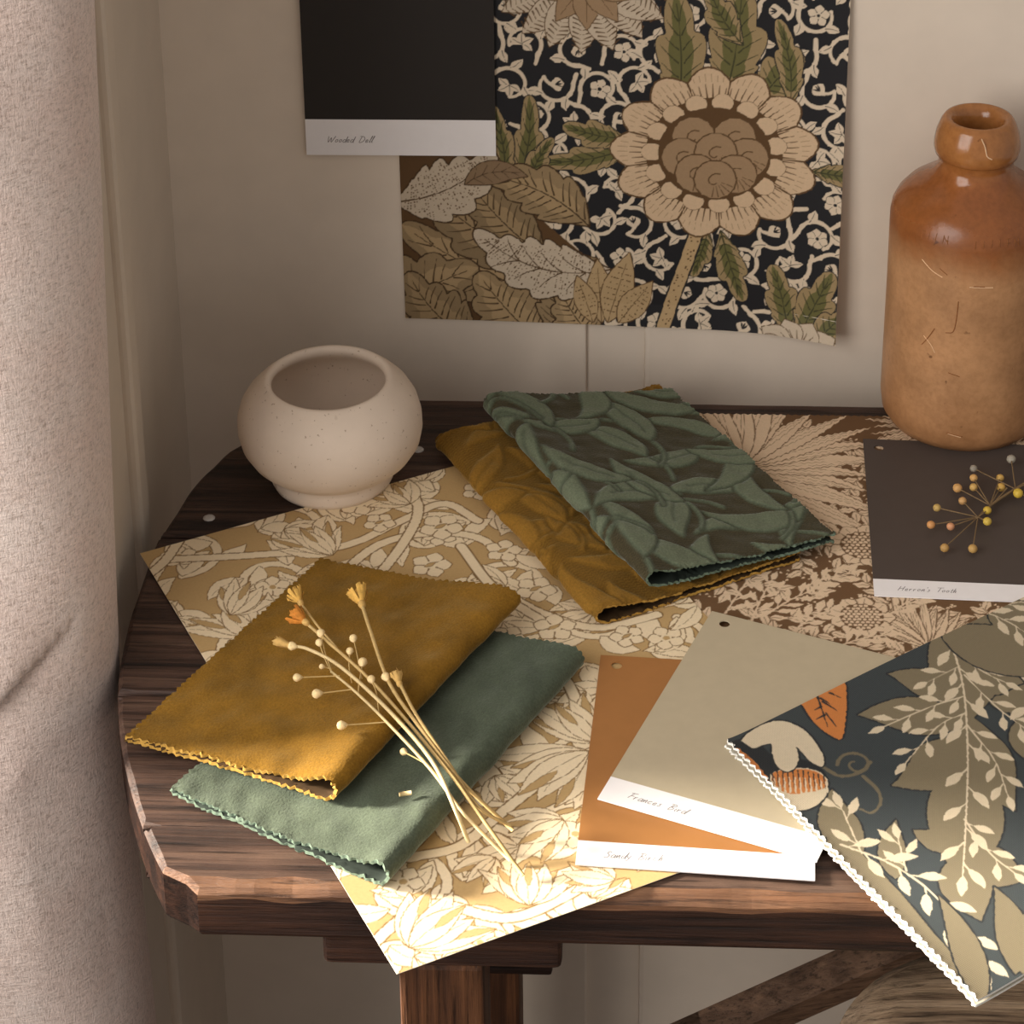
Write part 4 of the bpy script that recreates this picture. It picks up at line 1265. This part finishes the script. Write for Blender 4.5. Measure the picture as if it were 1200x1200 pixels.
M_nv_back = plain('linen_back', (206, 198, 180), .9, .08, 500)
Pt = linen_layer(NZ, 1.5, 5, 0.0); Pb = linen_layer(NZ - .0024, 1.5, 5, -.9)
# n2 x n1 points down, so turn the rows round
swat = thing('folded_fabric', 'dark green-grey folded fabric with olive leaves, white sprigs and an orange flower, right front corner', 'fabric swatch', (float(K_[0]), float(K_[1]), TOP + .003))
link('top_layer', sheet(Pt[::-1], .0011, cols[::-1], False), [M_nv, M_nv_rim, M_nv_back], swat)
sub = (slice(None, None, -6), slice(None, None, 6))
link('under_layer', sheet(Pb[::-1][::2, ::4], .0011, None, False), [M_nv_back, M_nv_rim, M_nv_back], swat)
# the white pinked fringe of the cut edge: small scallops of thread
for edge_name, lay in (('pinked_edge', Pt), ('pinked_edge', Pb)):
    V = []; F = []
    L_ = lay[:, 0]
    for k in range(0, ny - 3, 5):
        p = L_[k:k + 5].mean(axis=0); d = L_[min(k + 5, ny - 1)] - L_[k]; d /= np.linalg.norm(d)
        jb = rnd.uniform(.6, 1.5); me_c = p + np.array([*(-n2 * rnd.uniform(-.0004, .0006)), rnd.uniform(-.0003, .0003)]); b0 = len(V)
        for a in range(8):
            an = 2 * math.pi * a / 8
            for rr_, hz in ((.0007 * jb, .0002), (.00045 * jb, .0006)):
                V.append(me_c + d * math.cos(an) * rr_ * 1.25 + np.array([*(n2 * math.sin(an) * rr_), hz - .0007]))
        for a in range(8):
            c2 = (a + 1) % 8
            F.append((b0 + a * 2, b0 + c2 * 2, b0 + c2 * 2 + 1, b0 + a * 2 + 1))
        F.append(tuple(b0 + a * 2 + 1 for a in range(8)))
    o = link(edge_name, mesh_from(V, F, True), [M_nv_rim], swat); o['kind'] = 'stuff'; o['label'] = 'white pinked edge'

# ------------------------------------------------------------------ clay pot
def clay():
    m, nt, b = new_mat('pale_clay')
    v = coords(nt); c = lin((224, 206, 186))
    n = noise(nt, v, 26, 5, .6); sp = noise(nt, v, 420, 2, .5); sp2 = noise(nt, v, 95, 2, .4)
    col = ramp(nt, n, [(.3, c * .9), (.7, c)])
    col = mix(nt, col, ramp(nt, sp, [(.27, (.45, .36, .28)), (.31, (1, 1, 1))]), .7, 'MULTIPLY')
    col = mix(nt, col, ramp(nt, sp2, [(.22, (.6, .5, .42)), (.27, (1, 1, 1))]), .5, 'MULTIPLY')
    nt.links.new(col, b.inputs['Base Color'])
    b.inputs['Roughness'].default_value = .62; b.inputs['Specular IOR Level'].default_value = .3
    bump(nt, b, n, .3, .0015)
    return m
pc = at(390, 560)
prof = [(0, .0), (.030, 0), (.0325, .001), (.0338, .004), (.0335, .0075), (.0330, .0098), (.0345, .0115), (.039, .0145), (.0445, .0195), (.0487, .0265), (.0505, .034), (.0505, .041), (.0487, .048), (.0450, .0542), (.0405, .0590), (.0372, .0618), (.0350, .0637), (.0333, .0642), (.0318, .0634), (.0310, .0612),
        (.0325, .0580), (.038, .053), (.0435, .046), (.0455, .037), (.044, .027), (.037, .017), (.026, .012), (0, .0105)]
o = link('clay_pot', lathe(prof, 96, .006), [clay()])
o.location = (pc[0], pc[1], TOP)
tag(o, 'round pale speckled clay pot with a wide open mouth, back left on the bare wood', 'pot')

# ------------------------------------------------------------------ stoneware bottle
def stone():
    m, nt, b = new_mat('salt_glaze_stoneware')
    tc = nd(nt, 'ShaderNodeTexCoord'); sep = nd(nt, 'ShaderNodeSeparateXYZ')
    nt.links.new(tc.outputs['Object'], sep.inputs[0])
    v = coords(nt)
    n = noise(nt, v, 30, 5, .6); n2 = noise(nt, v, 320, 3, .6); sp = noise(nt, v, 170, 2, .4)
    ad = nd(nt, 'ShaderNodeMath', operation='MULTIPLY_ADD'); nt.links.new(n, ad.inputs[0]); ad.inputs[1].default_value = .034
    nt.links.new(sep.outputs['Z'], ad.inputs[2])
    mr = nd(nt, 'ShaderNodeMapRange'); mr.inputs[1].default_value = 0; mr.inputs[2].default_value = .20
    nt.links.new(ad.outputs[0], mr.inputs[0])
    tan = lin((178, 134, 94)); org = lin((140, 84, 42)); lip = lin((156, 104, 58))
    col = ramp(nt, mr.outputs[0], [(.0, lin((158, 110, 68))), (.3, tan), (.64, tan), (.73, org), (.88, org), (.96, lip)])
    col = mix(nt, col, ramp(nt, n, [(.3, (.74, .70, .66)), (.65, (1.12, 1.1, 1.07))]), .9, 'MULTIPLY')
    col = mix(nt, col, ramp(nt, n2, [(.3, (.8, .76, .7)), (.6, (1.05, 1.05, 1.05))]), .6, 'MULTIPLY')
    col = mix(nt, col, ramp(nt, sp, [(.2, (.3, .2, .12)), (.25, (1, 1, 1))]), .8, 'MULTIPLY')
    nt.links.new(col, b.inputs['Base Color'])
    rr_ = ramp(nt, mr.outputs[0], [(.6, (.42, .42, .42)), (.74, (.36, .36, .36)), (.84, (.16, .16, .16))])
    nt.links.new(rr_, b.inputs['Roughness'])
    b.inputs['Specular IOR Level'].default_value = .5
    bump(nt, b, n2, .12, .0008)
    return m
M_stone = stone()
bc = np.array([.2520, -.0128])
bp = [(0, 0), (.036, 0), (.0415, .0022), (.0447, .0075), (.0458, .016), (.0455, .05), (.0452, .09), (.0453, .122), (.0452, .129), (.0444, .1345), (.0420, .1395), (.0375, .1448), (.0315, .1492), (.0262, .1525), (.0225, .1560), (.0206, .160), (.0198, .1655),
      (.0208, .1662), (.0226, .1675), (.0234, .171), (.0233, .1745), (.0224, .180), (.0204, .1855), (.0186, .1882), (.0166, .1889), (.0140, .1872), (.0120, .183), (.0112, .177), (.0112, .15), (.02, .135), (.038, .12), (.040, .02), (0, .012)]
bot = link('stoneware_bottle', lathe(bp, 96), [M_stone])
bot.location = (bc[0], bc[1], TOP)
tag(bot, 'tan stoneware bottle with glossy orange-brown shoulder and rounded lip, back right by the wall', 'bottle')
# worn marks pressed into the clay
M_mark = plain('pressed_marks', (138, 86, 44), .6, .2, 900)
M_scr = plain('pale_scratch', (226, 190, 150), .6, .1, 900)
def rad_at(z):
    q = np.array(bp[:22]); return float(np.interp(z, q[:, 1], q[:, 0]))
def bp3(az, z, off=.00012):
    r = rad_at(z) + off
    return np.array([bc[0] + r * math.sin(az), bc[1] - r * math.cos(az), TOP + z])
def mark(lines, wd):
    V = []; F = []
    for ln in lines:
        pts = [bp3(*p) for p in smooth_path([V2(*p) for p in ln], 3)] if len(ln) > 2 else [bp3(*ln[0]), bp3(*((V2(*ln[0]) + V2(*ln[1])) / 2)), bp3(*ln[1])]
        v_, f_ = tube(pts, wd, 5)
        f_ = [tuple(i + len(V) for i in f) for f in f_]; V += v_; F += f_
    return V, F
ls = []
az = -.78
while az < .62:
    h = .0042; z0 = .1315 + .0006 * math.sin(az * 9)
    if rnd.random() < .92:
        k = rnd.choice((0, 1, 2, 3))
        ls.append([(az, z0), (az + .01, z0 + h)])
        if k == 1: ls.append([(az + .06, z0), (az + .06, z0 + h)]); ls.append([(az, z0 + h * .9), (az + .06, z0 + .0008)])
        if k == 2: ls.append([(az, z0 + h), (az + .05, z0 + h)]); ls.append([(az, z0 + h / 2), (az + .045, z0 + h / 2)])
        if k == 3: ls.append([(az, z0), (az + .05, z0 + .0004), (az + .055, z0 + h), (az + .01, z0 + h)])
    az += .098
V, F = mark(ls, .00022)
o = link('pressed_band', mesh_from(V, F), [M_mark], bot); o['kind'] = 'stuff'; o['label'] = 'worn illegible pressed lettering'
for ln_ in ([[(-.25, .0985), (-.26, .088), (-.29, .0795), (-.38, .078)], [(-.52, .079), (-.60, .072), (-.68, .0665)], [(-.40, .1135), (-.5, .1165)], [(-.18, .052), (-.32, .0535)], [(-.1, .014), (-.3, .0155)], [(.05, .1085), (-.08, .1085)]]):
    V, F = mark([ln_], .00026)
    link('incised_mark', mesh_from(V, F), [M_mark], bot)
for ln_ in ([[(-.66, .0725), (-.56, .0685), (-.50, .064)], [(-.74, .1185), (-.6, .114), (-.46, .1115)], [(-.13, .108), (.15, .1078)], [(-.12, .0135), (-.28, .015)]]):
    V, F = mark([ln_], .00024)
    link('scratch', mesh_from(V, F), [M_scr], bot)
V, F = mark([[(-.05, .186), (.05, .181), (.10, .176), (.22, .174)]], .00035)
link('lip_chip', mesh_from(V, F), [M_scr], bot)

# ------------------------------------------------------------------ dried flowers on the gold velvet
M_straw = plain('straw_stem', (190, 160, 104), .7, .12, 500)
M_straw2 = plain('pale_stem', (208, 184, 134), .7, .1, 500)
M_pod = plain('pale_pod', (232, 204, 150), .75, .15, 700)
M_bloom = plain('dried_bloom', (214, 168, 84), .8, .2, 600)
M_bloom2 = plain('orange_bloom', (206, 132, 52), .8, .2, 600)
M_calyx = plain('calyx', (196, 158, 92), .8, .15, 600)
def zl(z):
    return z + .0036 * max(0.0, min(1.0, (z - .004) / .012))
def stem(parent, pts, r0, r1, mat, name='stem', rest=True):
    q = smooth_path([at(px, py, zl(z) if rest else z) for px, py, z in pts], 5)
    V, F = tube(q, np.linspace(r0, r1, len(q)), 6)
    return link(name, mesh_from(V, F, True), [mat], parent)
def pod(parent, px, py, z, r, to, mat=None, branch=None):
    c = at(px, py, zl(z)); t = at(to[0], to[1], zl(to[2]))
    d = Vector(t - c).normalized(); rot = d.to_track_quat('Z', 'Y').to_matrix()
    bm = bmesh.new()
    bmesh.ops.create_icosphere(bm, subdivisions=2, radius=1)
    for v in bm.verts:
        k = v.co.z
        f = 1 - .55 * max(0, k) ** 1.5
        q = Vector((v.co.x * r * f, v.co.y * r * f, k * r * (1.5 if k > 0 else 1.0)))
        v.co = rot @ q + Vector(c)
    me = bpy.data.meshes.new('shape'); bm.to_mesh(me); bm.free()
    me.polygons.foreach_set('use_smooth', [True] * len(me.polygons))
    o = link('seed_pod', me, [mat or M_pod], parent)
    if branch: stem(parent, [(px, py, z)] + list(branch), .00035, .0003, M_straw, 'branch')
    return o
def bloom_head(parent, px, py, z, r, away, mat, n=9, spread=1.0):
    """a dried flower seen from the side: a calyx on the stem and a cup of ragged petals, opening away from it"""
    c = at(away[0], away[1], zl(away[2])); d = Vector(at(px, py, zl(z)) - c).normalized()
    a = d.cross(Vector((0, 0, 1))).normalized(); b = a.cross(d)
    me = ball(c, r * .42, 2, (1, 1, 1.5), d.to_track_quat('Z', 'Y').to_matrix())
    root = link('flower_head', me, [M_calyx], parent)
    for k in range(n * 2):
        inner = k >= n
        an = 2 * math.pi * k / n + rnd.uniform(-.25, .25) + (.3 if inner else 0)
        o_ = a * math.cos(an) + b * math.sin(an)
        sd_ = -a * math.sin(an) + b * math.cos(an)
        V = []; F = []
        ln = r * rnd.uniform(1.3, 2.0) * (1.08 if inner else 1.0)
        for u in np.linspace(0, 1, 5):
            wv = r * .25 * (.55 + .9 * u - .35 * u * u)
            p = Vector(c) + d * (r * .1 + ln * u) + o_ * (r * ((.14 if inner else .26) + (spread * (.55 if inner else 1.0)) * u ** .8))
            for q in (-1, 0, 1):
                jag = d * (r * .32 * rnd.uniform(-1, 1)) if u > .99 else Vector((0, 0, 0))
                V.append(p + sd_ * wv * q - o_ * (r * .10 * abs(q)) + jag)
        for i in range(4):
            for q in range(2):
                F.append((i * 3 + q, i * 3 + q + 1, i * 3 + q + 4, i * 3 + q + 3))
        link('petal', mesh_from(V, F, True), [mat], root)
    return root
G = 'dried stems laid across the gold velvet'
def stalk(label, px, py, z):
    p = at(px, py, z); return thing('dried_flower', label, 'dried flower', p, G)
s1 = stalk('dried stem with a double orange-yellow flower head, top left of the gold velvet', 440, 805, .024)
stem(s1, [(355, 727, .0255), (376, 745, .025), (440, 803, .0245), (520, 897, .022), (560, 952, .016), (613, 1026, .004)], .0008, .0009, M_straw)
stem(s1, [(352, 706, .027), (372, 733, .0255), (395, 760, .025)], .0006, .0006, M_straw, 'branch')
bloom_head(s1, 341, 717, .0275, .0042, (358, 729, .0262), M_bloom2, 10)
bloom_head(s1, 343, 692, .0300, .0038, (352, 706, .0275), M_bloom, 10)
s2 = stalk('dried stem with a single yellow bloom standing highest, right of the double one', 455, 790, .025)
stem(s2, [(424, 708, .026), (436, 745, .0255), (456, 800, .025), (490, 850, .0235), (540, 915, .019), (601, 973, .006)], .0010, .0009, M_straw)
bloom_head(s2, 418, 690, .0285, .0047, (424, 708, .0262), M_bloom, 11)
s3 = stalk('curving dried stem with a brown closed flower head, left of the gold velvet', 440, 815, .024)
stem(s3, [(342, 757, .0235), (362, 761, .024), (400, 782, .0245), (455, 832, .025), (505, 890, .0235), (532, 945, .0185), (549, 987, .006)], .0008, .0011, M_straw2)
bloom_head(s3, 322, 750, .0245, .0042, (341, 757, .0238), M_calyx, 9, .35)
pod(s3, 342, 757, .0238, .0022, (360, 760, .024))
s4 = stalk('branched dried stem with small round seed pods on thin stalks', 450, 850, .024)
stem(s4, [(388, 787, .0235), (418, 812, .024), (455, 848, .0245), (505, 902, .022), (545, 955, .015), (598, 1008, .004)], .0006, .0009, M_straw2)
for px, py, r, br in ((348, 794, .0020, [(398, 792, .0238)]), (371, 813, .0023, [(412, 808, .024)]), (400, 850, .0022, [(430, 848, .0235), (455, 846, .0243)]), (376, 742, .0022, [(381, 765, .024), (390, 790, .0237)]), (374, 753, .0019, [(382, 775, .024), (390, 790, .0237)]),
                      (414, 748, .0020, [(418, 765, .0245), (424, 795, .0245)]), (410, 763, .0019, [(409, 780, .0245), (412, 800, .024)]), (425, 776, .0023, [(421, 800, .0245), (420, 812, .024)]), (435, 796, .0020, [(441, 812, .0245), (444, 836, .0245)]), (473, 881, .0018, [(490, 890, .018), (503, 898, .0215)]), (377, 781, .0013, [(385, 783, .0235)])):
    pod(s4, px, py, .0252 if px != 473 else .0155, r, (br[0][0], br[0][1], br[0][2]), None, br)
s5 = stalk('short dried stem with a small flower head at the right edge of the gold velvet', 480, 820, .025)
stem(s5, [(468, 800, .0255), (488, 838, .0245), (525, 893, .021), (560, 945, .016), (598, 968, .008)], .0009, .0008, M_straw)
bloom_head(s5, 464, 789, .0270, .0036, (468, 801, .0257), M_calyx, 9, .6)
pod(s5, 452, 793, .0256, .0022, (458, 803, .0252))
# broken bit of straw on the green velvet
p = at(468, 931, .0168); q = at(482, 929, .0168)
V, F = tube([p, (p + q) / 2, q], .0010, 6)
tag(link('straw_fragment', mesh_from(V, F, True), [M_straw2]), 'tiny broken bit of pale straw on the plain green velvet', 'straw')

# ------------------------------------------------------------------ dried berries on the charcoal card
CZ = .0020
bs = thing('berry_sprig', 'sprig of small dried ochre berries on thin stalks, lying on the charcoal card', 'berries', at(1148, 605, CZ))
M_twig = plain('twig', (122, 100, 70), .7, .1, 500)
hub = (1146, 606, .0055)
stem(bs, [hub, (1164, 590, .0055), (1195, 570, .006), (1240, 545, .006)], .0007, .0009, M_twig, rest=False)
stem(bs, [(1164, 590, .0055), (1180, 572, .007)], .0004, .0004, M_twig, 'branch', rest=False)
for px, py, r, c in ((1122, 572, .0026, (206, 158, 96)), (1141, 560, .0022, (206, 160, 96)), (1141, 571, .0023, (202, 162, 92)), (1141, 549, .0021, (150, 140, 124)), (1128, 587, .0023, (196, 152, 96)), (1098, 595, .0022, (190, 158, 92)), (1091, 615, .0023, (204, 146, 88)),
                     (1114, 617, .0022, (206, 146, 104)), (1107, 642, .0024, (182, 142, 82)), (1140, 643, .0025, (184, 146, 84)), (1157, 598, .0023, (204, 170, 66)), (1157, 611, .0024, (204, 174, 74)), (1172, 560, .0022, (204, 164, 88)), (1173, 571, .0025, (204, 162, 82)),
                     (1193, 578, .0028, (206, 174, 64)), (1185, 538, .0026, (158, 150, 134)), (1206, 566, .0023, (202, 164, 84)), (1212, 590, .0024, (198, 150, 80))):
    z = CZ + r + rnd.uniform(.0, .003)
    mb = plain('berry_skin', c, .55, .12, 900, spec=.4)
    b = link('berry', ball(at(px, py, z), r, 2, (1, 1, .95)), [mb], bs)
    tgt = hub if px < 1165 and py > 580 else ((1160, 592, .0055) if px < 1180 and py > 556 else (1190, 573, .006))
    stem(bs, [(px, py, z), ((px + tgt[0]) / 2, (py + tgt[1]) / 2, (z + tgt[2]) / 2 + .001), tgt], .00035, .00035, M_twig, 'branch', rest=False)
